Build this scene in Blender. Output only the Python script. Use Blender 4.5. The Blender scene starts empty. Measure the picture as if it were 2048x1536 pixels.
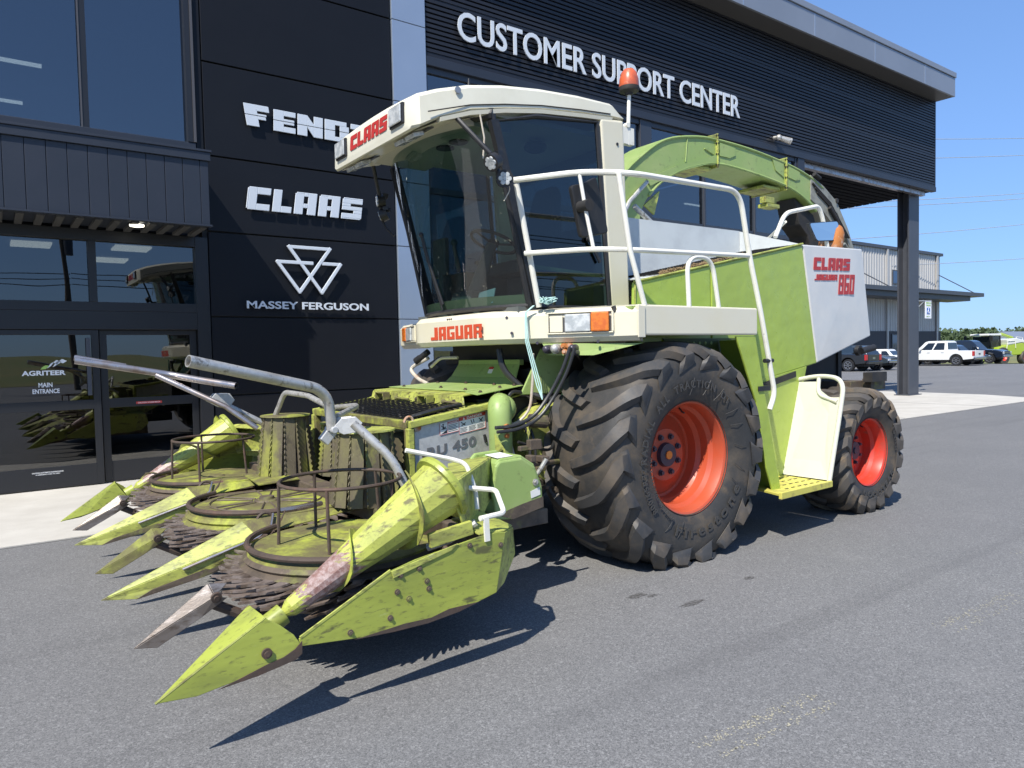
import bpy, bmesh, math, random
from mathutils import Vector, Matrix, noise
V = Vector
R = math.radians
rnd = random.Random(7)
scene = bpy.context.scene
COL = scene.collection

# ------------------------------------------------------------------ camera
cam_data = bpy.data.cameras.new("camera")
cam = bpy.data.objects.new("camera", cam_data)
COL.objects.link(cam)
scene.camera = cam
YAW, PITCH, ROLL = R(36.05), R(-2.374), R(-1.214)
look = V((math.sin(YAW) * math.cos(PITCH), math.cos(YAW) * math.cos(PITCH), math.sin(PITCH)))
right = V((math.cos(YAW), -math.sin(YAW), 0))
up = right.cross(look)
r2 = right * math.cos(ROLL) + up * math.sin(ROLL)
u2 = -right * math.sin(ROLL) + up * math.cos(ROLL)
cm = Matrix((r2, u2, -look)).transposed().to_4x4()
cm.translation = (0, 0, 1.62)
cam.matrix_world = cm
cam_data.sensor_width = 36.0
cam_data.lens = 1440 / 2048 * 36.0
cam_data.clip_start = 0.05
cam_data.clip_end = 3000

# ------------------------------------------------------------------ sky, sun, exposure
SUN_AZ, SUN_EL = 28.0, 51.0          # azimuth measured from -X toward -Y
to_sun = V((-math.cos(R(SUN_AZ)) * math.cos(R(SUN_EL)), -math.sin(R(SUN_AZ)) * math.cos(R(SUN_EL)), math.sin(R(SUN_EL))))
world = bpy.data.worlds.new("World")
scene.world = world
world.use_nodes = True
wn = world.node_tree.nodes
bg = wn["Background"]
sky = wn.new("ShaderNodeTexSky")
sky.sky_type = 'NISHITA'
sky.sun_disc = False
sky.sun_elevation = R(SUN_EL)
sky.sun_rotation = math.atan2(to_sun.x, to_sun.y)
sky.air_density = 1.0
sky.dust_density = 0.25
sky.ozone_density = 3.0
gam = wn.new("ShaderNodeGamma")              # evens out the very bright horizon of the physical sky
gam.inputs[1].default_value = 0.5
tint = wn.new("ShaderNodeMix")
tint.data_type = 'RGBA'
tint.blend_type = 'MULTIPLY'
tint.inputs[0].default_value = 1.0
tint.inputs[7].default_value = (1.12, 1.68, 2.66, 1)
world.node_tree.links.new(sky.outputs[0], gam.inputs[0])
world.node_tree.links.new(gam.outputs[0], tint.inputs[6])
world.node_tree.links.new(tint.outputs[2], bg.inputs[0])
bg.inputs[1].default_value = 0.105
sun_data = bpy.data.lights.new("sun", 'SUN')
sun_data.energy = 4.6
sun_data.angle = R(0.53)
sun_data.color = (1.0, 0.95, 0.87)
sun = bpy.data.objects.new("sun", sun_data)
COL.objects.link(sun)
sun.rotation_euler = to_sun.to_track_quat('Z', 'Y').to_euler()
scene.view_settings.view_transform = 'Standard'
scene.view_settings.look = 'None'
scene.view_settings.exposure = 0.58
scene.view_settings.gamma = 1.0

# ------------------------------------------------------------------ materials
def newmat(name):
    m = bpy.data.materials.new(name)
    m.use_nodes = True
    nt = m.node_tree
    return m, nt, nt.nodes["Principled BSDF"]

def nz(nt, scale, detail=4.0, rough=0.55, vec=None, dist=0.0):
    n = nt.nodes.new("ShaderNodeTexNoise")
    n.inputs["Scale"].default_value = scale
    n.inputs["Detail"].default_value = detail
    n.inputs["Roughness"].default_value = rough
    n.inputs["Distortion"].default_value = dist
    if vec is not None:
        nt.links.new(vec, n.inputs["Vector"])
    return n.outputs["Fac"]

def ramp(nt, fac, lo, hi, a=0.0, b=1.0):
    r = nt.nodes.new("ShaderNodeMapRange")
    r.inputs["From Min"].default_value = lo
    r.inputs["From Max"].default_value = hi
    r.inputs["To Min"].default_value = a
    r.inputs["To Max"].default_value = b
    nt.links.new(fac, r.inputs["Value"])
    return r.outputs["Result"]

def mixc(nt, fac, a, b):
    m = nt.nodes.new("ShaderNodeMix")
    m.data_type = 'RGBA'
    if hasattr(fac, "links"):
        nt.links.new(fac, m.inputs[0])
    else:
        m.inputs[0].default_value = fac
    for s, c in ((6, a), (7, b)):
        if hasattr(c, "links"):
            nt.links.new(c, m.inputs[s])
        else:
            m.inputs[s].default_value = (c[0], c[1], c[2], 1)
    return m.outputs[2]

def objvec(nt, scale=(1, 1, 1)):
    t = nt.nodes.new("ShaderNodeTexCoord")
    mp = nt.nodes.new("ShaderNodeMapping")
    mp.inputs["Scale"].default_value = scale
    nt.links.new(t.outputs["Object"], mp.inputs["Vector"])
    return mp.outputs[0]

def bump(nt, bsdf, h, strength=0.3, dist=0.01):
    b = nt.nodes.new("ShaderNodeBump")
    b.inputs["Strength"].default_value = strength
    b.inputs["Distance"].default_value = dist
    nt.links.new(h, b.inputs["Height"])
    nt.links.new(b.outputs[0], bsdf.inputs["Normal"])

def pmat(name, col, rough=0.5, metal=0.0, layers=(), bmp=None, vscale=(1, 1, 1), spec=0.5, rvar=0.0, coat=0.0):
    """layers: (colour, noise scale, lo, hi, detail, strength) laid over the base one after another."""
    m, nt, b = newmat(name)
    vec = objvec(nt, vscale)
    c = None
    for k, L in enumerate(layers):
        f = ramp(nt, nz(nt, L[1], L[4] if len(L) > 4 else 5.0, 0.62, vec), L[2], L[3], 0, L[5] if len(L) > 5 else 1.0)
        c = mixc(nt, f, col if c is None else c, L[0])
    if c is None:
        b.inputs["Base Color"].default_value = (*col, 1)
    else:
        nt.links.new(c, b.inputs["Base Color"])
    b.inputs["Roughness"].default_value = rough
    if rvar:
        nt.links.new(ramp(nt, nz(nt, 6, 5, 0.6, vec), 0.3, 0.7, max(0.05, rough - rvar), min(1, rough + rvar)), b.inputs["Roughness"])
    b.inputs["Metallic"].default_value = metal
    b.inputs["Specular IOR Level"].default_value = spec
    b.inputs["Coat Weight"].default_value = coat
    b.inputs["Coat Roughness"].default_value = 0.15
    if bmp:
        bump(nt, b, nz(nt, bmp[0], bmp[3] if len(bmp) > 3 else 4, 0.6, vec), bmp[1], bmp[2])
    return m

def glassmat(name, tint, ior=1.6, rough=0.0, wav=0.0, dirt=None):
    """A thin pane: tinted see-through plus mirror reflection by Fresnel."""
    m = bpy.data.materials.new(name)
    m.use_nodes = True
    nt = m.node_tree
    nt.nodes.clear()
    out = nt.nodes.new("ShaderNodeOutputMaterial")
    tr = nt.nodes.new("ShaderNodeBsdfTransparent")
    tr.inputs[0].default_value = (*tint, 1)
    gl = nt.nodes.new("ShaderNodeBsdfGlossy")
    gl.inputs["Roughness"].default_value = rough
    gl.inputs[0].default_value = (1, 1, 1, 1)
    lw = nt.nodes.new("ShaderNodeLayerWeight")
    lw.inputs[0].default_value = 0.5
    pw = nt.nodes.new("ShaderNodeMath")
    pw.operation = 'POWER'
    pw.inputs[1].default_value = 4.5
    nt.links.new(lw.outputs["Facing"], pw.inputs[0])
    f0 = ((ior - 1) / (ior + 1)) ** 2
    fr = nt.nodes.new("ShaderNodeMapRange")
    fr.inputs["To Min"].default_value = f0
    nt.links.new(pw.outputs[0], fr.inputs["Value"])
    mx = nt.nodes.new("ShaderNodeMixShader")
    nt.links.new(fr.outputs[0], mx.inputs[0])
    nt.links.new(tr.outputs[0], mx.inputs[1])
    nt.links.new(gl.outputs[0], mx.inputs[2])
    vec = objvec(nt)
    if wav:
        b = nt.nodes.new("ShaderNodeBump")
        b.inputs["Strength"].default_value = 1.0
        b.inputs["Distance"].default_value = wav
        nt.links.new(nz(nt, 0.9, 1.0, 0.4, vec), b.inputs["Height"])
        nt.links.new(b.outputs[0], gl.inputs["Normal"])
        nt.links.new(b.outputs[0], lw.inputs["Normal"])
    last = mx.outputs[0]
    if dirt:
        df = nt.nodes.new("ShaderNodeBsdfDiffuse")
        df.inputs[0].default_value = (*dirt[0], 1)
        m2 = nt.nodes.new("ShaderNodeMixShader")
        f1 = ramp(nt, nz(nt, dirt[1], 6, 0.7, vec), dirt[2], dirt[3], 0, dirt[4])
        nt.links.new(f1, m2.inputs[0])
        nt.links.new(last, m2.inputs[1])
        nt.links.new(df.outputs[0], m2.inputs[2])
        last = m2.outputs[0]
    nt.links.new(last, out.inputs[0])
    return m

def emat(name, col, strength):
    m, nt, b = newmat(name)
    b.inputs["Base Color"].default_value = (*col, 1)
    b.inputs["Emission Color"].default_value = (*col, 1)
    b.inputs["Emission Strength"].default_value = strength
    return m

BROWN = (0.075, 0.05, 0.032)
GRIME = (0.10, 0.095, 0.04)
RUST = (0.16, 0.065, 0.03)
M = {}
M['green'] = pmat("green_paint", (0.335, 0.435, 0.06), 0.34, layers=(((0.30, 0.39, 0.065), 2.2, .42, .70, 5, .5), (GRIME, 38, .66, .78, 3, .45)), bmp=(3.6, .6, .02, 2.5), coat=.25, rvar=.10)
M['greenp'] = pmat("faded_green_paint", (0.27, 0.37, 0.11), 0.45, layers=(((0.33, 0.40, 0.15), 3.0, .45, .7, 5, .8), (GRIME, 18, .58, .75, 5, .6)), rvar=.1)
M['lime'] = pmat("lime_paint", (0.44, 0.47, 0.10), 0.45, layers=(((0.34, 0.37, 0.075), 1.6, .42, .62, 6, .85), ((0.20, 0.20, 0.06), 5.0, .47, .62, 9, .8), (BROWN, 7, .57, .65, 10, .85), (GRIME, 30, .52, .66, 8, .75), ((0.52, 0.53, 0.30), 20, .62, .72, 6, .4)), bmp=(9, .3, .006), rvar=.12, vscale=(.55, 1.5, 1.5))
M['limeside'] = pmat("lime_side_paint", (0.34, 0.385, 0.065), 0.38, layers=(((0.27, 0.31, 0.055), 1.8, .4, .66, 6, .8), ((0.17, 0.19, 0.05), 3.4, .49, .68, 9, .7), ((0.07, 0.065, 0.035), 9, .59, .67, 10, .8), (GRIME, 36, .55, .68, 7, .65), ((0.45, 0.48, 0.2), 26, .64, .72, 5, .35)), bmp=(3.5, .5, .014, 3), rvar=.1, vscale=(.5, 1.6, 1.6))
M['grimy'] = pmat("grimy_lime_paint", (0.36, 0.40, 0.05), 0.75, layers=(((0.14, 0.13, 0.045), 4.5, .38, .54, 8, .92), ((0.10, 0.075, 0.045), 2.6, .44, .60, 6, .8), ((0.27, 0.29, 0.06), 70, .60, .72, 3, .5), (BROWN, 26, .5, .72, 6, .5)), bmp=(40, .4, .004))
M['worn'] = pmat("worn_lime_steel", (0.40, 0.49, 0.055), 0.5, layers=(((0.26, 0.16, 0.13), 3.4, .52, .58, 9, .95), ((0.34, 0.27, 0.25), 45, .55, .75, 4, .35)), bmp=(14, .2, .004), rvar=.12)
M['rust'] = pmat("rusty_steel", (0.085, 0.062, 0.048), 0.72, .25, layers=(((0.17, 0.09, 0.06), 7, .50, .7, 7, .7), ((0.05, 0.038, 0.032), 12, .5, .7, 6, .7)), bmp=(60, .4, .003))
M['brown'] = pmat("crop_stained_steel", (0.12, 0.092, 0.066), 0.68, .2, layers=(((0.25, 0.27, 0.06), 5, .56, .70, 7, .75), ((0.05, 0.04, 0.032), 9, .45, .7, 6, .8), ((0.28, 0.2, 0.15), 30, .6, .75, 5, .5)), bmp=(50, .45, .004))
M['blade'] = pmat("worn_blade_steel", (0.23, 0.185, 0.16), 0.5, .35, layers=((BROWN, 8, .45, .62, 6, .85), ((0.40, 0.36, 0.33), 22, .58, .7, 5, .6)), bmp=(50, .3, .003))
M['bare'] = pmat("polished_bare_steel", (0.46, 0.42, 0.40), 0.32, .85, layers=(((0.24, 0.17, 0.13), 6, .5, .66, 7, .75),), rvar=.12)
M['drum'] = pmat("mossy_drum_steel", (0.115, 0.095, 0.062), 0.72, .1, layers=(((0.30, 0.31, 0.05), 2.6, .54, .66, 8, .9), ((0.17, 0.16, 0.06), 7, .45, .65, 7, .6), ((0.045, 0.036, 0.028), 12, .55, .7, 6, .7), ((0.32, 0.29, 0.2), 60, .66, .76, 3, .5)), bmp=(50, .45, .004), vscale=(1, 1, .6))
M['scoured'] = pmat("scoured_brown_steel", (0.165, 0.14, 0.12), 0.4, .5, layers=(((0.36, 0.33, 0.31), 5, .5, .66, 7, .7), (BROWN, 9, .55, .68, 7, .8)), bmp=(30, .2, .003), vscale=(1, 3, 3))
M['galv'] = pmat("galvanised_pipe", (0.50, 0.49, 0.46), 0.42, .55, layers=(((0.62, 0.60, 0.54), 30, .45, .6, 4, .6), ((0.16, 0.14, 0.11), 22, .56, .66, 7, .85), ((0.28, 0.24, 0.17), 5, .5, .7, 5, .5)), bmp=(60, .2, .002))
M['sheet'] = pmat("galvanised_sheet", (0.54, 0.54, 0.525), 0.5, .35, layers=(((0.46, 0.46, 0.45), 30, .45, .6, 2, .8), ((0.19, 0.18, 0.15), 4, .56, .75, 7, .6)), bmp=(3, .2, .008))
M['cream'] = pmat("cream_paint", (0.67, 0.625, 0.48), 0.36, layers=(((0.66, 0.60, 0.42), 2.5, .45, .72, 5, .6), ((0.34, 0.28, 0.18), 16, .68, .80, 6, .45)), rvar=.08, bmp=(4, .08, .01), coat=.15)
M['creamroof'] = pmat("weathered_cream_roof", (0.66, 0.64, 0.52), 0.5, layers=(((0.58, 0.55, 0.43), 3.0, .42, .7, 6, .7), ((0.36, 0.32, 0.22), 22, .64, .8, 6, .35)), bmp=(18, .08, .003))
M['white'] = pmat("white_panel_paint", (0.62, 0.605, 0.565), 0.34, layers=(((0.50, 0.52, 0.52), 2.4, .45, .7, 5, .6), ((0.30, 0.30, 0.28), 30, .70, .82, 4, .4)), bmp=(2.6, .35, .016, 1.5), coat=.2)
M['whiteflat'] = pmat("off_white_plate_paint", (0.62, 0.605, 0.50), 0.45, layers=(((0.50, 0.58, 0.44), 3.5, .5, .72, 6, .7), ((0.10, 0.08, 0.06), 32, .73, .78, 4, .8)), bmp=(5, .12, .008))
M['rail'] = pmat("chipped_white_rail_paint", (0.74, 0.72, 0.63), 0.38, layers=(((0.10, 0.095, 0.09), 6, .70, .74, 8, .95), ((0.52, 0.47, 0.36), 11, .55, .75, 5, .55)))
M['plenum'] = pmat("grey_white_sheet_paint", (0.56, 0.59, 0.58), 0.48, layers=(((0.44, 0.46, 0.46), 3.5, .42, .66, 7, .7), ((0.16, 0.14, 0.11), 10, .72, .78, 6, .8)), bmp=(5, .15, .01))
M['rubber'] = pmat("tyre_rubber", (0.033, 0.032, 0.030), 0.66, layers=(((0.105, 0.083, 0.058), 2.8, .46, .66, 8, .8), ((0.05, 0.046, 0.042), 26, .5, .72, 5, .6), ((0.15, 0.105, 0.06), 6, .58, .72, 8, .55)), bmp=(70, .35, .004), rvar=.08)
M['lug'] = pmat("tyre_lug_rubber", (0.045, 0.0445, 0.044), 0.58, layers=(((0.11, 0.087, 0.062), 3.2, .46, .64, 7, .85), ((0.10, 0.094, 0.088), 40, .62, .74, 4, .5)), bmp=(60, .3, .003))
M['lugtan'] = pmat("dusty_lug_rubber", (0.075, 0.066, 0.056), 0.7, layers=(((0.21, 0.145, 0.08), 4, .48, .68, 6, .75),), bmp=(60, .25, .003))
M['letter'] = pmat("raised_tyre_lettering", (0.052, 0.049, 0.045), 0.6)
M['rim'] = pmat("orange_red_rim_paint", (0.46, 0.075, 0.03), 0.46, layers=(((0.37, 0.085, 0.045), 3, .45, .7, 5, .7), ((0.20, 0.10, 0.06), 16, .64, .78, 6, .6)), coat=.05, rvar=.12)
M['rimred'] = pmat("red_rim_paint", (0.55, 0.042, 0.022), 0.42, layers=(((0.34, 0.07, 0.05), 6, .52, .72, 6, .7), ((0.2, 0.12, 0.08), 14, .6, .75, 6, .6)), coat=.05)
M['hub'] = pmat("dark_hub_paint", (0.045, 0.04, 0.055), 0.4, layers=(((0.12, 0.05, 0.04), 12, .55, .7, 5, .6),))
M['orange'] = pmat("orange_paint", (0.75, 0.22, 0.02), 0.4)
M['black'] = pmat("black_plastic", (0.018, 0.018, 0.019), 0.45, layers=(((0.05, 0.047, 0.043), 14, .55, .75, 5, .6),))
M['void'] = pmat("grimy_black_chassis", (0.02, 0.019, 0.018), 0.7, layers=(((0.05, 0.04, 0.03), 5, .5, .7, 6, .7),))
M['hose'] = pmat("black_hose_rubber", (0.022, 0.022, 0.022), 0.38, layers=(((0.10, 0.09, 0.08), 12, .58, .7, 4, .6),))
M['cable'] = pmat("dirty_white_cable", (0.52, 0.47, 0.38), 0.5, layers=(((0.36, 0.20, 0.12), 6, .5, .7, 4, .7),))
M['twine'] = pmat("pale_teal_twine", (0.42, 0.62, 0.58), 0.8)
M['decal'] = pmat("red_decal", (0.56, 0.075, 0.03), 0.45)
M['decalred'] = pmat("crimson_decal", (0.43, 0.03, 0.025), 0.45, layers=(((0.5, 0.2, 0.18), 40, .68, .8, 3, .4),))
M['decalgrey'] = pmat("grey_decal", (0.12, 0.125, 0.13), 0.5)
M['stickw'] = pmat("white_sticker", (0.72, 0.71, 0.66), 0.45, layers=(((0.4, 0.3, 0.2), 8, .6, .72, 5, .5),))
M['stickr'] = pmat("red_sticker", (0.50, 0.045, 0.03), 0.45)
M['ink'] = pmat("black_print", (0.015, 0.015, 0.015), 0.6)
M['lens'] = pmat("clear_lamp_lens", (0.58, 0.59, 0.57), 0.18, .05, layers=(((0.33, 0.35, 0.35), 18, .4, .6, 2, .8),), bmp=(60, .5, .004), coat=.8)
M['amber'] = pmat("amber_lens", (0.66, 0.17, 0.012), 0.22, layers=(((0.5, 0.10, 0.01), 22, .45, .6, 2, .8),), bmp=(40, .3, .003), coat=.6)
M['beacon'] = pmat("faded_orange_beacon", (0.58, 0.11, 0.035), 0.35, layers=(((0.36, 0.09, 0.05), 14, .45, .65, 6, .8), ((0.70, 0.33, 0.20), 26, .6, .72, 5, .6)), bmp=(40, .25, .003))
M['muffler'] = pmat("rusted_exhaust", (0.42, 0.15, 0.035), 0.75, layers=(((0.50, 0.42, 0.34), 5, .50, .60, 7, .9), ((0.2, 0.07, 0.03), 14, .56, .7, 6, .7)))
M['spoutgrey'] = pmat("grey_flap_paint", (0.26, 0.26, 0.215), 0.5, layers=(((0.12, 0.11, 0.09), 7, .5, .7, 7, .8),))
M['step'] = pmat("yellow_step_paint", (0.55, 0.50, 0.10), 0.55, layers=(((0.25, 0.2, 0.08), 8, .52, .68, 6, .8),))
M['mirror'] = pmat("mirror_glass", (0.75, 0.76, 0.74), 0.04, 1.0)
M['interior'] = pmat("cab_interior_plastic", (0.10, 0.11, 0.105), 0.6)
M['headliner'] = pmat("cab_headliner", (0.40, 0.39, 0.32), 0.8)
M['seat'] = pmat("seat_fabric", (0.07, 0.072, 0.072), 0.9)
M['cabglass'] = glassmat("tinted_cab_glass", (0.40, 0.54, 0.51), 1.68, 0.0, 0.0012, ((0.5, 0.5, 0.38), 22, .63, .72, .40))
M['doorglass'] = glassmat("blue_tinted_door_glass", (0.20, 0.27, 0.31), 1.7, 0.0, 0.001, ((0.45, 0.45, 0.4), 30, .69, .76, .4))
M['grille'] = pmat("black_wire_mesh", (0.02, 0.02, 0.02), 0.5, .4)
# building
M['panel'] = pmat("black_metal_cladding", (0.010, 0.011, 0.014), 0.42, .0, layers=(((0.012, 0.013, 0.016), 1.2, .4, .7, 4, .7),), spec=.18, bmp=(1.1, .12, .02, 1))
M['ceil'] = pmat("dark_canopy_lining", (0.008, 0.008, 0.010), 0.7, spec=.06)
M['fin'] = pmat("dark_ribbed_cladding", (0.016, 0.017, 0.022), 0.42, spec=.4)
M['awning'] = pmat("navy_black_metal", (0.022, 0.027, 0.038), 0.45, layers=(((0.028, 0.032, 0.044), 2, .4, .7, 4, .7),), spec=.45)
M['silver'] = pmat("silver_composite_panel", (0.34, 0.40, 0.48), 0.32, .45, layers=(((0.31, 0.37, 0.45), .8, .4, .7, 2, .7),))
M['fascia'] = pmat("grey_fascia_metal", (0.27, 0.29, 0.32), 0.4, .35, layers=(((0.24, 0.26, 0.29), .6, .4, .7, 3, .7),))
M['soffit'] = pmat("soffit_metal", (0.085, 0.083, 0.08), 0.45, .2)
M['trim'] = pmat("dark_slate_trim", (0.035, 0.042, 0.055), 0.4)
M['steelcol'] = pmat("slate_steel_column", (0.055, 0.06, 0.073), 0.45, layers=(((0.07, 0.075, 0.088), 2, .4, .7, 3, .6),))
M['sign'] = pmat("white_sign_letter", (0.58, 0.62, 0.66), 0.35)
M['doorsign'] = pmat("white_vinyl_lettering", (0.82, 0.83, 0.83), 0.5)
M['leaf'] = pmat("green_vinyl", (0.35, 0.55, 0.12), 0.5)
M['window'] = glassmat("reflective_window_glass", (0.24, 0.28, 0.32), 2.3, 0.0, 0.0035)
M['doorpane'] = glassmat("dark_door_glass", (0.22, 0.24, 0.25), 1.95, 0.0, 0.0040)
M['alu'] = pmat("dark_aluminium_frame", (0.016, 0.017, 0.020), 0.4, .1)
M['alubright'] = pmat("bronze_aluminium", (0.11, 0.10, 0.095), 0.4, .4)
M['room'] = pmat("dark_room_paint", (0.055, 0.06, 0.066), 0.8)
M['lamp'] = emat("lamp_diffuser", (1.0, 0.94, 0.78), 2.6)

def cone_paint():
    """lime cone whose slim front third is scoured to reddish steel by the crop"""
    m, nt, b = newmat("scoured_cone_paint")
    v = nt.nodes.new("ShaderNodeTexCoord").outputs["Object"]
    d = nt.nodes.new("ShaderNodeVectorMath")
    d.operation = 'DOT_PRODUCT'
    d.inputs[1].default_value = (.815, 0, .51)
    nt.links.new(v, d.inputs[0])
    mp = nt.nodes.new("ShaderNodeMapping")
    mp.inputs["Rotation"].default_value = (0, R(32), 0)
    mp.inputs["Scale"].default_value = (1.2, 14, 14)
    nt.links.new(v, mp.inputs[0])
    streak = nz(nt, 2.2, 6, .65, mp.outputs[0])
    ad = nt.nodes.new("ShaderNodeMath")
    ad.operation = 'MULTIPLY_ADD'
    ad.inputs[1].default_value = .55
    nt.links.new(streak, ad.inputs[0])
    nt.links.new(d.outputs["Value"], ad.inputs[2])
    base = mixc(nt, ramp(nt, nz(nt, 4, 6, .65, v), .42, .68), (0.43, 0.46, 0.085), (0.31, 0.335, 0.07))
    base = mixc(nt, ramp(nt, nz(nt, 60, 5, .7, v), .54, .72, 0, .6), base, GRIME)
    base = mixc(nt, ramp(nt, streak, .55, .66, 0, .8), base, BROWN)
    steel = mixc(nt, ramp(nt, nz(nt, 40, 5, .7, v), .42, .64), (0.20, 0.105, 0.085), (0.36, 0.27, 0.25))
    # coordinate is measured from the header's centre: front end of the cone lies near -0.47
    lo = ramp(nt, ad.outputs[0], -.095, -.08)
    hi = ramp(nt, ad.outputs[0], .16, .185)
    f = nt.nodes.new("ShaderNodeMath")
    f.operation = 'SUBTRACT'
    nt.links.new(lo, f.inputs[0])
    nt.links.new(hi, f.inputs[1])
    nt.links.new(mixc(nt, f.outputs[0], base, steel), b.inputs["Base Color"])
    b.inputs["Roughness"].default_value = .45
    bump(nt, b, nz(nt, 30, 4, .6, v), .2, .004)
    return m
M['worn'] = cone_paint()

def asphalt():
    m, nt, b = newmat("worn_asphalt")
    t = nt.nodes.new("ShaderNodeTexCoord")
    v = t.outputs["Object"]
    def stones(scale):
        vo = nt.nodes.new("ShaderNodeTexVoronoi")
        vo.inputs["Scale"].default_value = scale
        nt.links.new(v, vo.inputs["Vector"])
        sp = nt.nodes.new("ShaderNodeSeparateColor")
        nt.links.new(vo.outputs["Color"], sp.inputs[0])
        return sp.outputs[0], vo.outputs["Distance"]
    s1, d1 = stones(260)
    s2, d2 = stones(120)
    big = nz(nt, .35, 4, .6, v)
    mid = nz(nt, 2.2, 5, .65, v)
    c = mixc(nt, ramp(nt, s1, .05, .95), (0.105, 0.104, 0.102), (0.222, 0.219, 0.214))
    c = mixc(nt, ramp(nt, s2, .80, .97, 0, .42), c, (0.36, 0.355, 0.345))
    c = mixc(nt, ramp(nt, s2, .22, .03, 0, .42), c, (0.055, 0.055, 0.056))
    c = mixc(nt, ramp(nt, big, .40, .62, 0, .22), c, (0.11, 0.11, 0.113))
    c = mixc(nt, ramp(nt, mid, .54, .74, 0, .20), c, (0.235, 0.23, 0.222))
    mp = nt.nodes.new("ShaderNodeMapping")
    mp.inputs["Rotation"].default_value = (0, 0, R(28))
    mp.inputs["Scale"].default_value = (.35, 5, 1)
    nt.links.new(v, mp.inputs[0])
    sc = nz(nt, 2.3, 7, .72, mp.outputs[0])
    c = mixc(nt, ramp(nt, sc, .66, .80, 0, .40), c, (0.30, 0.288, 0.262))
    mp2 = nt.nodes.new("ShaderNodeMapping")
    mp2.inputs["Rotation"].default_value = (0, 0, R(-4))
    mp2.inputs["Scale"].default_value = (.05, 1.6, 1)
    nt.links.new(v, mp2.inputs[0])
    tr = nz(nt, 1.5, 3, .55, mp2.outputs[0])
    c = mixc(nt, ramp(nt, tr, .56, .70, 0, .28), c, (0.075, 0.074, 0.074))
    nt.links.new(c, b.inputs["Base Color"])
    b.inputs["Roughness"].default_value = 0.8
    b.inputs["Specular IOR Level"].default_value = 0.35
    bump(nt, b, s1, .22, .004)
    return m

def concrete():
    m, nt, b = newmat("pale_concrete")
    v = nt.nodes.new("ShaderNodeTexCoord").outputs["Object"]
    c = mixc(nt, ramp(nt, nz(nt, 1.3, 6, .65, v), .35, .68), (0.44, 0.415, 0.365), (0.53, 0.505, 0.45))
    c = mixc(nt, ramp(nt, nz(nt, 60, 4, .6, v), .52, .72, 0, .5), c, (0.42, 0.40, 0.35))
    c = mixc(nt, ramp(nt, nz(nt, 4.5, 7, .7, v), .62, .75, 0, .5), c, (0.36, 0.33, 0.27))
    nt.links.new(c, b.inputs["Base Color"])
    b.inputs["Roughness"].default_value = 0.85
    bump(nt, b, nz(nt, 90, 3, .6, v), .3, .003)
    return m
M['asphalt'] = asphalt()
M['concrete'] = concrete()

# ------------------------------------------------------------------ mesh builder
ORG = V((0, 0, 0))

def orient(n):
    n = V(n).normalized()
    a = V((0, 0, 1)) if abs(n.z) < 0.9 else V((1, 0, 0))
    x = a.cross(n).normalized()
    return x, n.cross(x)

def fillet(pts, rad, n=6):
    pts = [V(p) for p in pts]
    out = [pts[0]]
    for i in range(1, len(pts) - 1):
        p, a, b = pts[i], pts[i - 1] - pts[i], pts[i + 1] - pts[i]
        r = min(rad, a.length * .49, b.length * .49)
        s, e = p + a.normalized() * r, p + b.normalized() * r
        for k in range(n + 1):
            t = k / n
            out.append(s.lerp(p, t).lerp(p.lerp(e, t), t))
    out.append(pts[-1])
    return out

def arc(c, ux, uy, r, a0, a1, n):
    c, ux, uy = V(c), V(ux), V(uy)
    return [c + ux * (r * math.cos(R(a0 + (a1 - a0) * k / n))) + uy * (r * math.sin(R(a0 + (a1 - a0) * k / n))) for k in range(n + 1)]

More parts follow.
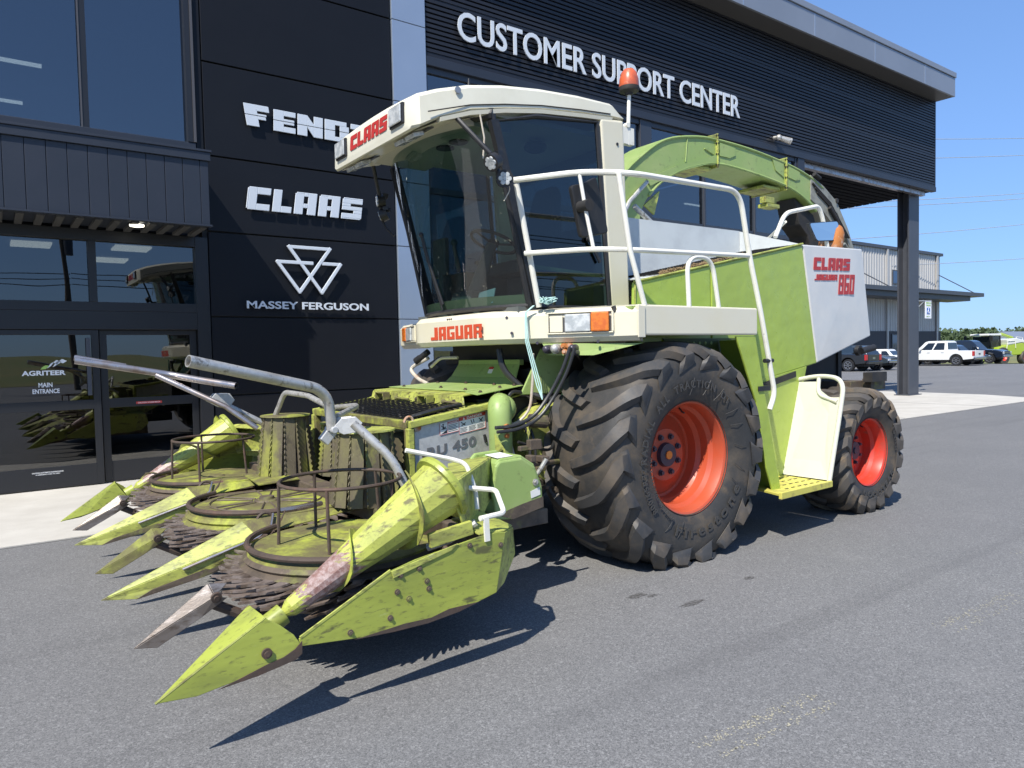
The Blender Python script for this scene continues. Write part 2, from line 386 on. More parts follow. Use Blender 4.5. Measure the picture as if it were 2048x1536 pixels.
class B:
    def __init__(s):
        s.v, s.f = [], []
    def add(s, vs, fs):
        o = len(s.v)
        s.v += [V(p) for p in vs]
        s.f += [[i + o for i in f] for f in fs]
        return s
    def box(s, a, b):
        x0, y0, z0 = a
        x1, y1, z1 = b
        return s.add([(x0, y0, z0), (x1, y0, z0), (x1, y1, z0), (x0, y1, z0), (x0, y0, z1), (x1, y0, z1), (x1, y1, z1), (x0, y1, z1)],
                     [(0, 3, 2, 1), (4, 5, 6, 7), (0, 1, 5, 4), (1, 2, 6, 5), (2, 3, 7, 6), (3, 0, 4, 7)])
    def beam(s, p0, p1, w, h, upv=(0, 0, 1)):
        p0, p1 = V(p0), V(p1)
        d = (p1 - p0).normalized()
        x = d.cross(V(upv))
        x = x.normalized() if x.length > 1e-4 else orient(d)[0]
        y = x.cross(d).normalized()
        vs = [p + x * (sx * w / 2) + y * (sy * h / 2) for p in (p0, p1) for sx, sy in ((-1, -1), (1, -1), (1, 1), (-1, 1))]
        return s.add(vs, [(0, 1, 2, 3), (7, 6, 5, 4), (0, 4, 5, 1), (1, 5, 6, 2), (2, 6, 7, 3), (3, 7, 4, 0)])
    def prism(s, poly, vec):
        n = len(poly)
        p = [V(q) for q in poly]
        q = [a + V(vec) for a in p]
        return s.add(p + q, [list(range(n))[::-1], list(range(n, 2 * n))] + [(i, (i + 1) % n, n + (i + 1) % n, n + i) for i in range(n)])
    def plate(s, poly, t):
        p = [V(q) for q in poly]
        nn = V((0, 0, 0))
        for i in range(len(p)):
            nn += p[i].cross(p[(i + 1) % len(p)])
        nn.normalize()
        return s.prism([a - nn * (t / 2) for a in p], nn * t)
    def cyl(s, p0, p1, r0, r1=None, n=16, caps=True):
        r1 = r0 if r1 is None else r1
        p0, p1 = V(p0), V(p1)
        x, y = orient(p1 - p0)
        vs = []
        for p, r in ((p0, r0), (p1, r1)):
            vs += [p + x * (r * math.cos(2 * math.pi * i / n)) + y * (r * math.sin(2 * math.pi * i / n)) for i in range(n)]
        fs = [(i, (i + 1) % n, n + (i + 1) % n, n + i) for i in range(n)]
        if caps:
            fs += [list(range(n))[::-1], list(range(n, 2 * n))]
        return s.add(vs, fs)
    def tube(s, pts, r, n=8, closed=False, caps=True, radii=None, hollow=False):
        pts = [V(p) for p in pts]
        N = len(pts)
        rings = []
        x = None
        for i, p in enumerate(pts):
            a = pts[(i - 1) % N] if (i > 0 or closed) else p
            b = pts[(i + 1) % N] if (i < N - 1 or closed) else p
            d = (b - a).normalized()
            if x is None:
                x, _ = orient(d)
            x = (x - d * x.dot(d)).normalized()
            y = d.cross(x)
            rr = radii[i] if radii else r
            rings.append([p + x * (rr * math.cos(2 * math.pi * k / n)) + y * (rr * math.sin(2 * math.pi * k / n)) for k in range(n)])
        vs = [q for g in rings for q in g]
        fs = []
        for i in range(N if closed else N - 1):
            j = (i + 1) % N
            fs += [(i * n + k, i * n + (k + 1) % n, j * n + (k + 1) % n, j * n + k) for k in range(n)]
        if not closed and caps:
            fs += [list(range(n))[::-1], list(range((N - 1) * n, N * n))]
        return s.add(vs, fs)
    def lathe(s, prof, origin, axis, n=48, a0=0, a1=360, close=False):
        """prof: (radius, height along axis)"""
        o = V(origin)
        ax = V(axis).normalized()
        x, y = orient(ax)
        full = abs(a1 - a0) >= 360
        cnt = n if full else n + 1
        vs, fs = [], []
        for k in range(cnt):
            t = R(a0 + (a1 - a0) * k / n)
            d = x * math.cos(t) + y * math.sin(t)
            vs += [o + d * r + ax * h for r, h in prof]
        m = len(prof)
        for k in range(n):
            j = (k + 1) % cnt
            for i in range(m if close else m - 1):
                i2 = (i + 1) % m
                fs.append((k * m + i, j * m + i, j * m + i2, k * m + i2))
        return s.add(vs, fs)
    def grid(s, rows, closed=False):
        n = len(rows[0])
        vs = [p for r in rows for p in r]
        fs = []
        for i in range(len(rows) - 1):
            for k in range(n if closed else n - 1):
                k2 = (k + 1) % n
                fs.append((i * n + k, i * n + k2, (i + 1) * n + k2, (i + 1) * n + k))
        return s.add(vs, fs)
    def loft(s, rows):
        n = len(rows[0])
        o = len(s.v)
        s.grid(rows, True)
        s.f.append([o + k for k in range(n)][::-1])
        s.f.append([o + (len(rows) - 1) * n + k for k in range(n)])
        return s
    def ball(s, c, r, n=12, m=8, sc=(1, 1, 1)):
        c = V(c)
        rows = []
        for i in range(1, m):
            a = math.pi * i / m
            rows.append([c + V((r * sc[0] * math.sin(a) * math.cos(2 * math.pi * k / n), r * sc[1] * math.sin(a) * math.sin(2 * math.pi * k / n), r * sc[2] * math.cos(a))) for k in range(n)])
        return s.loft(rows)
    def bolt(s, p, nrm, r=.012):
        nrm = V(nrm).normalized()
        s.cyl(p, V(p) + nrm * r * .5, r * 1.7, n=10)
        s.cyl(V(p) + nrm * r * .5, V(p) + nrm * r * 1.4, r, n=6)
        return s
    def done(s, name, mat, parent=None, smooth=True, bevel=0.0, ang=32, segs=2, loc=None):
        me = bpy.data.meshes.new(name)
        me.from_pydata([p - ORG for p in s.v], [], s.f)
        bm = bmesh.new()
        bm.from_mesh(me)
        bmesh.ops.recalc_face_normals(bm, faces=bm.faces)
        bm.to_mesh(me)
        bm.free()
        if smooth:
            for p in me.polygons:
                p.use_smooth = True
            me.set_sharp_from_angle(angle=R(ang))
        me.materials.append(M[mat] if isinstance(mat, str) else mat)
        o = bpy.data.objects.new(name, me)
        COL.objects.link(o)
        if parent is not None:
            o.parent = parent
        else:
            o.location = ORG
        if bevel:
            md = o.modifiers.new("edge_bevel", 'BEVEL')
            md.width = bevel
            md.segments = segs
            md.limit_method = 'ANGLE'
            md.angle_limit = R(35)
        return o

    def split(s, name, mat, parent=None, *args, gap=.004, **kw):
        """the same, but each separate piece becomes an object of its own"""
        par = list(range(len(s.v)))
        def find(i):
            while par[i] != i:
                par[i] = par[par[i]]
                i = par[i]
            return i
        for f in s.f:
            for i in f[1:]:
                par[find(i)] = find(f[0])
        isl = {}
        for i in range(len(s.v)):
            isl.setdefault(find(i), []).append(i)
        boxes = []
        for k, ids in isl.items():
            lo = [min(s.v[i][a] for i in ids) - gap for a in range(3)]
            hi = [max(s.v[i][a] for i in ids) + gap for a in range(3)]
            boxes.append([lo, hi, {k}])
        again = True
        while again:
            again = False
            out = []
            for bx in boxes:
                for o in out:
                    if all(bx[0][a] <= o[1][a] and bx[1][a] >= o[0][a] for a in range(3)):
                        o[0] = [min(o[0][a], bx[0][a]) for a in range(3)]
                        o[1] = [max(o[1][a], bx[1][a]) for a in range(3)]
                        o[2] |= bx[2]
                        again = True
                        break
                else:
                    out.append(bx)
            boxes = out
        first = None
        for lo, hi, keys in boxes:
            q = B()
            mp_ = {}
            for k in keys:
                for i in isl[k]:
                    mp_[i] = len(q.v)
                    q.v.append(s.v[i])
            q.f = [[mp_[i] for i in f] for f in s.f if find(f[0]) in keys]
            o = q.done(name, mat, parent, *args, **kw)
            first = first or o
        return first

def smooth_path(pts, n=4):
    """Catmull-Rom through 2D or 3D points"""
    P_ = [V(p) if len(p) == 3 else V((p[0], p[1], 0)) for p in pts]
    out = []
    for i in range(len(P_) - 1):
        a, b, c, d = P_[max(0, i - 1)], P_[i], P_[i + 1], P_[min(len(P_) - 1, i + 2)]
        for k in range(n):
            t = k / n
            out.append(.5 * ((2 * b) + (c - a) * t + (2 * a - 5 * b + 4 * c - d) * t * t + (3 * b - a - 3 * c + d) * t ** 3))
    out.append(P_[-1])
    return out if len(pts[0]) == 3 else [(q.x, q.y) for q in out]

def tag(o, label=None, cat=None, group=None, kind=None):
    if label: o['label'] = label
    if cat: o['category'] = cat
    if group: o['group'] = group
    if kind: o['kind'] = kind
    return o

def thing(name, label, cat, loc=(0, 0, 0), group=None):
    global ORG
    ORG = V(loc)
    o = bpy.data.objects.new(name, None)
    o.empty_display_size = .3
    COL.objects.link(o)
    o.location = loc
    return tag(o, label, cat, group)

def at(loc):
    global ORG
    ORG = V(loc)

# ------------------------------------------------------------------ lettering
def text_geo(body, offset=0.0, spacing=1.0, align='LEFT'):
    cu = bpy.data.curves.new("t", 'FONT')
    cu.body = body
    cu.size = 1.0
    cu.offset = offset
    cu.space_character = spacing
    cu.resolution_u = 4
    ob = bpy.data.objects.new("t", cu)
    COL.objects.link(ob)
    dg = bpy.context.evaluated_depsgraph_get()
    me = bpy.data.meshes.new_from_object(ob.evaluated_get(dg))
    vs = [v.co.copy() for v in me.vertices]
    fs = [list(p.vertices) for p in me.polygons]
    bpy.data.objects.remove(ob)
    bpy.data.curves.remove(cu)
    bpy.data.meshes.remove(me)
    return vs, fs

def solid(b, vs, fs, mapf, depth):
    """flat 2D faces mapped into space and given a thickness: mapf(x, y, d)"""
    n = len(vs)
    cnt = {}
    for f in fs:
        for i in range(len(f)):
            e = (f[i], f[(i + 1) % len(f)])
            cnt[e] = 1
    P = [mapf(v[0], v[1], depth) for v in vs] + [mapf(v[0], v[1], 0) for v in vs]
    F = [list(f) for f in fs]
    for (a, c) in cnt:
        if (c, a) not in cnt:
            F.append((a, a + n, c + n, c))
    b.add(P, F)

def put_text(b, body, o, u, v, w, h, depth=.003, offset=0.02, spacing=1.0, shear=0.0):
    vs, fs = text_geo(body, offset, spacing)
    x0, x1 = min(p.x for p in vs), max(p.x for p in vs)
    y0, y1 = min(p.y for p in vs), max(p.y for p in vs)
    o, u, v = V(o), V(u).normalized(), V(v).normalized()
    nn = u.cross(v)
    def mp(x, y, d):
        yy = (y - y0) / (y1 - y0) * h
        return o + u * ((x - x0) / (x1 - x0) * w + shear * yy) + v * yy + nn * d
    solid(b, vs, fs, mp, depth)
    return b

GL = {'C': [(0, .05, .06, .95), (.06, 0, .42, 1), (.42, .70, 1, 1), (.42, 0, 1, .28)],
      'L': [(0, 0, .44, 1), (.44, 0, 1, .28)],
      'A': [(0, 0, .40, .94), (.06, .94, .40, 1), (.60, 0, 1, 1), (.40, .82, .60, 1), (.40, .30, .60, .50)],
      'S': [(.05, .94, 1, 1), (0, .73, 1, .94), (0, .60, .42, .73), (0, .42, 1, .60), (.58, .27, 1, .42), (0, .05, 1, .27), (0, 0, .95, .05)],
      'J': [(.52, 0, 1, 1), (0, 0, .52, .24)],
      'G': [(0, 0, .36, 1), (.36, .78, 1, 1), (.36, 0, 1, .22), (.66, .22, 1, .54), (.5, .40, .66, .54)],
      'U': [(0, 0, .37, 1), (.63, 0, 1, 1), (.37, 0, .63, .24)],
      'R': [(0, 0, .36, 1), (.36, .80, 1, 1), (.66, .54, 1, .80), (.36, .38, .9, .54), (.62, 0, 1, .38)],
      '8': [(0, .82, 1, 1), (0, .60, .32, .82), (.68, .60, 1, .82), (0, .45, 1, .60), (0, .17, .32, .45), (.68, .17, 1, .45), (0, 0, 1, .17)],
      '6': [(0, .82, 1, 1), (0, .58, .34, .82), (0, .42, 1, .58), (0, .18, .34, .42), (.66, .18, 1, .42), (0, 0, 1, .18)],
      '0': [(0, .83, 1, 1), (0, .17, .34, .83), (.66, .17, 1, .83), (0, 0, 1, .17)],
      'F': [(0, 0, .50, .485), (0, .515, .50, 1), (.50, .72, 1, 1), (.50, .515, .86, .60), (.50, .34, .82, .485)],
      'E': [(0, 0, .46, .485), (0, .515, .46, 1), (.46, .76, 1, 1), (.46, .515, .94, .62), (.46, .38, .94, .485), (.46, 0, 1, .26)],
      'D': [(0, 0, .42, .485), (0, .515, .42, 1), (.42, .78, .90, 1), (.42, 0, .90, .22), (.62, .22, 1, .485), (.62, .515, 1, .78)],
      'T': [(.26, 0, .74, .485), (.26, .515, .74, .74), (0, .74, 1, 1)],
      'N': [(0, 0, .38, .485), (0, .515, .38, 1), (.64, 0, 1, .485), (.64, .515, 1, 1), [(.38, .515), (.64, .515), (.64, .60), (.38, 1)], [(.38, .485), (.42, .36), (.64, 0), (.64, .485)]]}

def put_block(b, word, o, u, v, w, h, depth=.003, gap=.12, shear=.12, widths=None):
    o, u, v = V(o), V(u).normalized(), V(v).normalized()
    nn = u.cross(v)
    ws = widths or [1.0] * len(word)
    tot = sum(ws) + gap * (len(word) - 1)
    k = w / tot
    x = 0.0
    for ch, cw in zip(word, ws):
        for r in GL[ch]:
            quad = r if isinstance(r, list) else [(r[0], r[1]), (r[2], r[1]), (r[2], r[3]), (r[0], r[3])]
            c = .07 if not isinstance(r, list) else 0
            pts = [(p[0] * cw * k + x, p[1]) for p in quad]
            b.prism([o + u * (px + shear * h * py) + v * (py * h) for px, py in pts], nn * depth)
        x += (cw + gap) * k
    return b

# ================================================================== ground
def ground_z(x):
    return 0.0 if x < 66 else (-0.8 if x > 86 else -0.8 * (x - 66) / 20)
at((0, 0, 0))
b = B()
xs = [-900, -200, -60, -30, 0, 30, 66, 72, 79, 86, 120, 300, 1200]
ys = [-900, -200, -60, -20, 0, 20, 60, 160, 400, 1200]
b.grid([[V((x, y, ground_z(x))) for y in ys] for x in xs])
tag(b.done("ground", 'asphalt', smooth=False), kind='structure')
b = B()
YW, YK = 10.86, 7.73
b.prism([(-30, YK, .004), (23.6, YK, .004), (24.9, 8.3, .004), (25.6, 9.6, .004), (25.9, 12.1, .004), (25.9, 14.5, .004), (6.3, 14.5, .004), (6.3, YW + .3, .004), (-30, YW + .3, .004)], (0, 0, .012))
tag(b.done("pavement", 'concrete', smooth=False), kind='structure')
b = B()
for x in [-24, -18, -12, -6, -1.6, 2.9, 7.4, 11.9, 16.4, 20.9]:
    b.box((x, YK + .02, .016), (x + .012, YW - .02, .0185))
tag(b.done("pavement_joints", 'trim', smooth=False), kind='structure')
# pale chipped scuffs on the asphalt, lower right
rr = random.Random(14)
b = B()
for (xa, ya, xb, yb, n) in ((2.30, 1.854, 3.06, 1.817, 330), (4.35, 1.83, 5.30, 1.80, 260), (6.2, 2.1, 8.4, 2.3, 60)):
    for k in range(n):
        t = rr.random()
        lane = rr.choice((-.055, .03, .05))
        c = V((xa + (xb - xa) * t + rr.gauss(0, .01), ya + (yb - ya) * t + lane + rr.gauss(0, .016), .002))
        sz = rr.uniform(.002, .007)
        a = rr.uniform(0, 6.28)
        b.add([c + V((math.cos(a + q) * sz * rr.uniform(.5, 1.3), math.sin(a + q) * sz * rr.uniform(.5, 1.3), 0)) for q in (0, 1.5, 3.1, 4.6)], [(0, 1, 2, 3)])
tag(b.done("asphalt_scuffs", pmat("pale_scuff", (0.40, 0.37, 0.27), .9), smooth=False), kind='structure')
b = B()
for (cx_, cy_, rx, ry) in ((3.42, 3.34, .10, .035), (3.60, 3.02, .12, .03), (3.50, 3.28, .05, .02), (4.3, 3.1, .05, .025)):
    b.add([V((cx_ + rx * math.cos(a * .2618) * rr.uniform(.6, 1.2), cy_ + ry * math.sin(a * .2618) * rr.uniform(.6, 1.2), .0015)) for a in range(24)], [list(range(24))])
tag(b.done("oil_stains", pmat("dried_oil", (0.05, 0.047, 0.044), .7, layers=(((0.16, 0.157, 0.152), 60, .40, .62, 5, .8),)), smooth=False), kind='structure')

# ================================================================== dealership building
bld = thing("dealership_building", "long black clad dealership building with glazed entrance, silver column and grey roof fascia", "building", (6, YW, 0))
JZ = [0.0, 1.107, 2.244, 3.457, 4.528, 5.842, 7.163, 8.6]
b = B()
G = .011
for i in range(len(JZ) - 1):
    b.box((2.62, YW, JZ[i] + (G if i else .02)), (5.575, YW + .05, JZ[i + 1] - G))
b.done("wall_panel", 'panel', bld, False, .006)
b = B()
b.box((2.55, YW + .052, 0), (6.24, YW + .2, 9.4))
b.done("wall_backing", 'void', bld, False)
b = B()
SZ = [0.0, 1.107, 2.244, 3.457, 4.528, 5.842, 7.163, 9.4]
for i in range(len(SZ) - 1):
    b.box((5.60, YW - .03, SZ[i] + (.006 if i else .02)), (6.225, YW + .05, SZ[i + 1] - .006))
b.done("silver_column", 'silver', bld, False, .004)
b = B()
b.box((2.55, YW - .005, 8.6), (5.58, YW + .05, 10.2))
b.box((-14, YW, 7.95), (2.55, YW + .05, 10.2))
b.done("parapet", 'panel', bld, False)

# ribbed wall over the storefront
b = B()
z0, z1, n = 6.72, 9.47, 33
pitch = (z1 - z0) / n
prof = []
for i in range(n):
    z = z0 + i * pitch
    big = .045 if i % 11 else .015
    prof += [(0.0, z), (0.0, z + pitch * .62), (big, z + pitch * .68), (big, z + pitch * .94)]
prof.append((0, z1))
X0, X1 = 6.24, 24.92
vs = [(x, YW + p[0], p[1]) for x in (X0, X1) for p in prof]
m = len(prof)
b.add(vs, [(i, i + 1, m + i + 1, m + i) for i in range(m - 1)])
b.box((X1 + .002, YW - .004, 6.6), (X1 + .06, YW + .1, 9.5))
b.box((X0, YW + .06, 6.72), (X1, YW + .12, 9.6))
b.done("ribbed_wall", 'fin', bld, False)
b = B()
b.box((X0, YW - .02, 6.565), (X1 + .07, YW + .14, 6.715))
b.done("lintel_trim", 'awning', bld, False, .006)
b = B()
b.box((5.9, 10.30, 9.43), (25.02, 10.36, 10.0))
b.done("fascia", 'fascia', bld, False, .005)
b = B()
b.box((5.9, 10.27, 10.012), (25.05, 10.42, 10.17))
b.done("roof_edge", 'fascia', bld, False, .01)
b = B()
for x in [8.3, 11.25, 14.2, 17.1, 20.05, 22.97]:
    b.box((x, 10.294, 9.435), (x + .035, 10.299, 9.995))
b.split("fascia_joint", 'silver', bld, False)
b = B()
b.box((5.9, 10.362, 9.432), (25.0, YW + .3, 9.452))
b.done("soffit", 'soffit', bld, False)
b = B()
b.box((-14, 11.3, 10.0), (25.0, 26, 10.15))
b.done("roof", 'fascia', bld, False)

# porte-cochere ceiling, inner ribs and bright flashing
b = B()
for k in range(40):
    y = YW + .3 + k * .26
    b.box((17.2, y, 6.535), (24.9, y + .20, 6.56))
b.box((17.2, YW + .15, 6.565), (24.9, 22, 6.66))
b.done("canopy_ceiling", 'ceil', bld, False)
b = B()
b.box((17.35, YW + .145, 6.42), (24.6, YW + .29, 6.555))
b.done("canopy_flashing", 'bare', bld, False)
b = B()
b.box((17.25, YW, 0), (17.55, YW + .4, 6.56))
b.box((17.28, YW + .4, 0), (17.5, 22, 6.5))
b.done("end_wall", 'awning', bld, False)

# canopy column (H section)
colm = thing("canopy_column", "dark slate steel column on the pale concrete under the canopy corner", "column", (24.3, 11.35, 0))
b = B()
b.box((23.95, 11.20, .016), (24.62, 11.25, 6.56))
b.box((23.95, 11.52, .016), (24.62, 11.57, 6.56))
b.box((24.22, 11.25, .016), (24.35, 11.52, 6.56))
b.done("shaft", 'steelcol', colm, False, .004)
b = B()
b.box((23.86, 11.14, .017), (24.71, 11.63, .045))
b.done("base_plate", 'steelcol', colm, False, .004)
# reserved parking sign on the column
sg = thing("parking_sign", "small white accessible parking sign hung from a bracket on the slate column", "sign", (25.380, 11.3, 2.6))
b = B()
b.cyl((24.62, 11.38, 3.08), (25.880, 11.38, 3.12), .02)
b.cyl((24.63, 11.38, 2.72), (25.380, 11.38, 3.09), .012)
b.done("bracket", 'galv', sg)
b = B()
b.box((25.430, 11.365, 2.52), (25.880, 11.38, 3.10))
b.done("sign_plate", 'doorsign', sg, False, .01)
b = B()
b.box((25.550, 11.358, 2.67), (25.760, 11.363, 2.88))
b.done("blue_square", pmat("sign_blue", (0.02, 0.12, 0.42), .5), sg, False)
b = B()
put_text(b, "RESERVED", (25.470, 11.362, 3.02), (1, 0, 0), (0, 0, 1), .37, .045, .002)
put_text(b, "PARKING", (25.500, 11.362, 2.94), (1, 0, 0), (0, 0, 1), .31, .045, .002)
put_text(b, "\u2190", (25.510, 11.362, 2.57), (1, 0, 0), (0, 0, 1), .28, .04, .002)
b.done("sign_text", M['leaf'], sg, False)
b = B()
b.ball((25.645, 11.355, 2.845), .018)
b.tube(arc((25.645, 11.355, 2.745), (1, 0, 0), (0, 0, 1), .045, 110, 380, 14), .008, 6)
b.tube([(25.642, 11.355, 2.83), (25.642, 11.355, 2.76), (25.685, 11.355, 2.755), (25.705, 11.355, 2.70)], .009, 6)
b.done("wheelchair_symbol", 'doorsign', sg)

# storefront glazing
at((6, YW, 0))
b = B()
MX = [6.24, 8.05, 9.95, 11.62, 13.55, 15.45, 17.2]
for x in MX:
    w = .17 if x == 11.62 else .035
    b.box((x - w, YW + .03, 0.02), (x + w, YW + .16, 6.56))
for z in (.02, 2.6, 4.42, 6.46):
    for i in range(len(MX) - 1):
        b.box((MX[i] + .04, YW + .045, z), (MX[i + 1] - .04, YW + .15, z + .10))
sf = b.done("storefront_frame", 'trim', bld, False)
b = B()
for x in MX[1:-1]:
    w = .172 if x == 11.62 else .036
    b.box((x - w - .012, YW + .02, .02), (x - w - .001, YW + .03, 6.56))
b.done("storefront_mullion_edge", 'alubright', bld, False)
b = B()
b.box((6.28, YW + .09, .1), (17.1, YW + .095, 6.5))
b.done("storefront_glass", 'window', bld, False)
# dark recessed service door behind the harvester
b = B()
b.box((9.2, YW - .02, .02), (11.45, YW + .026, 4.35))
b.done("service_door_hood", 'awning', bld, False)

# upper window
b = B()
b.box((-14, YW + .1, 4.68), (2.40, YW + .105, 7.92))
uw = b.done("upper_window", 'window', bld, False)
b = B()
for x in (-6.0, -3.6, -1.2, 1.165):
    b.box((x - .045, YW + .03, 4.68), (x + .045, YW + .16, 7.9))
b.box((2.40, YW - .02, 4.68), (2.47, YW + .16, 7.95))
b.box((-14, YW + .03, 7.9), (2.47, YW + .16, 7.95))
b.done("frame", 'alu', uw, False)
b = B()
b.box((2.472, YW - .035, 4.68), (2.505, YW + .1, 7.95))
for x in (-1.2, 1.165):
    b.box((x - .048, YW + .022, 4.68), (x - .03, YW + .03, 7.9))
b.split("bronze_edge", 'alubright', uw, False)
b = B()
b.box((2.51, YW + .0, 4.5), (2.60, YW + .1, 8.0))
b.done("jamb_post", 'panel', bld, False)

# entrance hood with vertical boards
YH, XH = 10.01, 2.44
b = B()
b.box((-14, YH + .03, 3.40), (XH, YW, 4.28))
hood = b.done("entrance_hood", 'awning', bld, False)
b = B()
x = XH - .10
while x > -9:
    b.box((x - .205, YH, 3.40), (x, YH + .029, 4.22))
    x -= .211
b.box((XH - .095, YH, 3.40), (XH + .004, YH + .029, 4.22))
b.done("board_cladding", 'awning', hood, False, .004)
b = B()
b.box((-14, YH - .03, 4.222), (XH + .03, YH + .05, 4.33))
b.box((-14, YH - .045, 4.332), (XH + .045, YW, 4.36))
b.box((-14, YH - .02, 3.372), (XH + .03, YH + .06, 3.398))
b.done("hood_trim", 'awning', hood, False, .004)
b = B()
for k in range(60):
    b.box((XH - .10 - k * .2, YH + .08, 3.36), (XH - .02 - k * .2, YW - .02, 3.398))
b.done("corrugated_soffit", 'soffit', hood, False)
b = B()
b.cyl((1.62, YH + .28, 3.352), (1.62, YH + .28, 3.372), .085, n=20)
b.done("soffit_light", 'lamp', hood)
b = B()
b.box((-14, YW - .01, 4.362), (2.5, YW + .08, 4.675))
b.done("window_sill", 'awning', bld, False, .006)

# entrance glazing
YD = YW + .06
b = B()
b.box((-14, YW - .01, 3.22), (2.60, YW + .12, 3.36))
b.box((-14, YW - .01, 2.06), (2.60, YW + .12, 2.30))
b.box((-14, YW - .012, 2.302), (2.60, YW + .12, 2.42))
for x in (-1.3, 1.12):
    b.box((x, YW - .015, 2.42), (x + .09, YW + .12, 3.22))
b.box((2.43, YW - .02, 0.016), (2.60, YW + .13, 3.36))
ent = b.done("entrance_frame", 'alu', bld, False, .003)
b = B()
for (xa, xb) in ((-1.21, 1.12), (1.21, 2.43), (-14, -1.3)):
    b.box((xa, YD, 2.42), (xb, YD + .006, 3.22))
b.done("transom_glass", 'doorpane', bld, False)
def door(xa, xb, yy):
    b = B()
    b.box((xa, yy, .03), (xa + .085, yy + .05, 2.05))
    b.box((xb - .085, yy, .03), (xb, yy + .05, 2.05))
    b.box((xa + .085, yy, .03), (xb - .085, yy + .05, .30))
    b.box((xa + .085, yy, 1.02), (xb - .085, yy + .05, 1.14))
    b.box((xa + .085, yy, 1.99), (xb - .085, yy + .05, 2.05))
    d = b.done("entrance_door", 'alu', bld, False, .003)
    b = B()
    b.box((xa + .087, yy + .022, .302), (xb - .087, yy + .028, 1.018))
    b.box((xa + .087, yy + .022, 1.142), (xb - .087, yy + .028, 1.988))
    b.done("pane", 'doorpane', d, False)
    return d
d1 = door(-1.12, 1.20, YW + .0)
d2 = door(1.215, 2.42, YW + .065)
door(-3.6, -1.14, YW + .065)
b = B()
put_text(b, "AGRITEER", (.345, YW + .0205, 1.475), (1, 0, 0), (0, 0, 1), .47, .062, .001, .035)
put_text(b, "MAIN", (.515, YW + .0205, 1.325), (1, 0, 0), (0, 0, 1), .15, .058, .001, .02)
put_text(b, "ENTRANCE", (.45, YW + .0205, 1.245), (1, 0, 0), (0, 0, 1), .29, .058, .001, .02)
put_text(b, "CAUTION AUTOMATIC SLIDING DOOR", (.40, YW - .0015, .235), (1, 0, 0), (0, 0, 1), .34, .016, .001, .02)
put_text(b, "IN EMERGENCY PUSH TO OPEN", (.44, YW - .0015, .213), (1, 0, 0), (0, 0, 1), .26, .012, .001, .02)
for k, (xo, sh) in enumerate(((.60, .0), (.66, .0), (.72, .0))):
    pts = []
    for q in range(9):
        t = q / 8
        pts.append((xo + t * .115, .085 * math.sin(min(1, t * 1.25) * math.pi * .62) ** 1.0 - .05 * max(0, t - .5)))
    base = [(p[0] - .045, YW + .0205, 1.552 + p[1] * .9 + k * .012) for p in pts]
    top = [(p[0] + .0, YW + .0205, 1.552 + p[1] * .9 + .030 + k * .012) for p in pts]
    if k:
        b.grid([[V(p) for p in base], [V(p) for p in top]])
b.done("door_lettering", 'doorsign', d1, False)
b = B()
b.prism([(.545, YW + .0205, 1.552), (.60, YW + .0205, 1.556), (.645, YW + .0205, 1.598), (.60, YW + .0205, 1.603), (.565, YW + .0205, 1.582)], (0, -.001, 0))
b.done("door_logo_leaf", 'leaf', d1, False)
b = B()
b.box((1.62, YW + .0635, 1.05), (1.94, YW + .0645, 1.083))
b.done("caution_strip", 'stickr', d2, False)
b = B()
put_text(b, "CAUTION STAND BACK", (1.64, YW + .0625, 1.058), (1, 0, 0), (0, 0, 1), .28, .017, .001, .01)
b.done("caution_text", 'doorsign', d2, False)
b = B()
b.box((1.05, YW - .03, 1.20), (1.10, YW - .001, 1.95))
b.done("door_pull", 'steelcol', d1, False, .006)

# inside: floors, back walls, ceilings, lamps
b = B()
b.box((-14, YW + .4, -.05), (17.0, 18, -.01))
b.box((-14, 16.0, 0), (17.0, 16.1, 9.4))
b.box((-14, YW + .3, 4.35), (2.5, 16.0, 4.55))
b.box((2.50, YW + .25, 0), (2.58, 16, 9.4))
b.box((-14.1, YW + .2, 0), (-14, 16.1, 9.4))
b.box((-14, YW + .3, 3.42), (2.5, 16.0, 3.5))
b.box((6.1, YW + .25, 0), (6.2, 16, 9.4))
b.box((6.2, YW + .3, 6.7), (17.2, 16.0, 6.8))
b.box((-14, YW + .3, 8.0), (2.5, 16.0, 8.1))
b.done("interior_shell", 'room', bld, False)
b = B()
for (x, y, L) in ((-1.6, 13.0, 2.45), (-1.8, 15.0, 2.48), (-5.5, 13, 2.5)):
    b.box((x, y, 6.08), (x + L, y + .07, 6.12))
for (x, y) in ((1.65, 12.4), (1.55, 14.0), (.35, 12.6), (-1.5, 13.0)):
    b.box((x, y, 3.38), (x + .5, y + .5, 3.41))
for (x, y) in ((13.8, 14.2), (15.6, 13.2)):
    b.box((x, y, 5.62), (x + .7, y + .06, 5.65))
b.split("ceiling_lamp", 'lamp', bld, False)

# ------------------------------------------------------------------ wall signs
def sign(name, label, o):
    return thing(name, label, "sign", o)
YS = YW - .06
s = sign("wall_sign", "white bold lettering split by a thin line, topmost sign on the black wall", (4.2, YW, 5.1))
b = B()
o, w, h = V((3.20, YS, 5.03)), 1.98, .315
put_block(b, "ENDT", o + V((.385, 0, -.015)), (1, 0, -.008), (0, 0, 1), 1.58, h, -.018, .09, .03, [.92, 1.1, 1.1, 1.0])
put_block(b, "F", o, (1, 0, 0), (0, 0, 1), .36, h, -.018, .1, -.14, [1.0])
b.done("letters", 'sign', s, False, .004)
s = sign("wall_sign", "white slanted five letter block sign, middle of the three signs on the black wall", (4.0, YW, 4.0))
b = B()
put_block(b, "CLAAS", (3.14, YS, 3.815), (1, 0, 0), (0, 0, 1), 1.80, .335, -.018, .12, .14, [1, .85, 1, 1, 1])
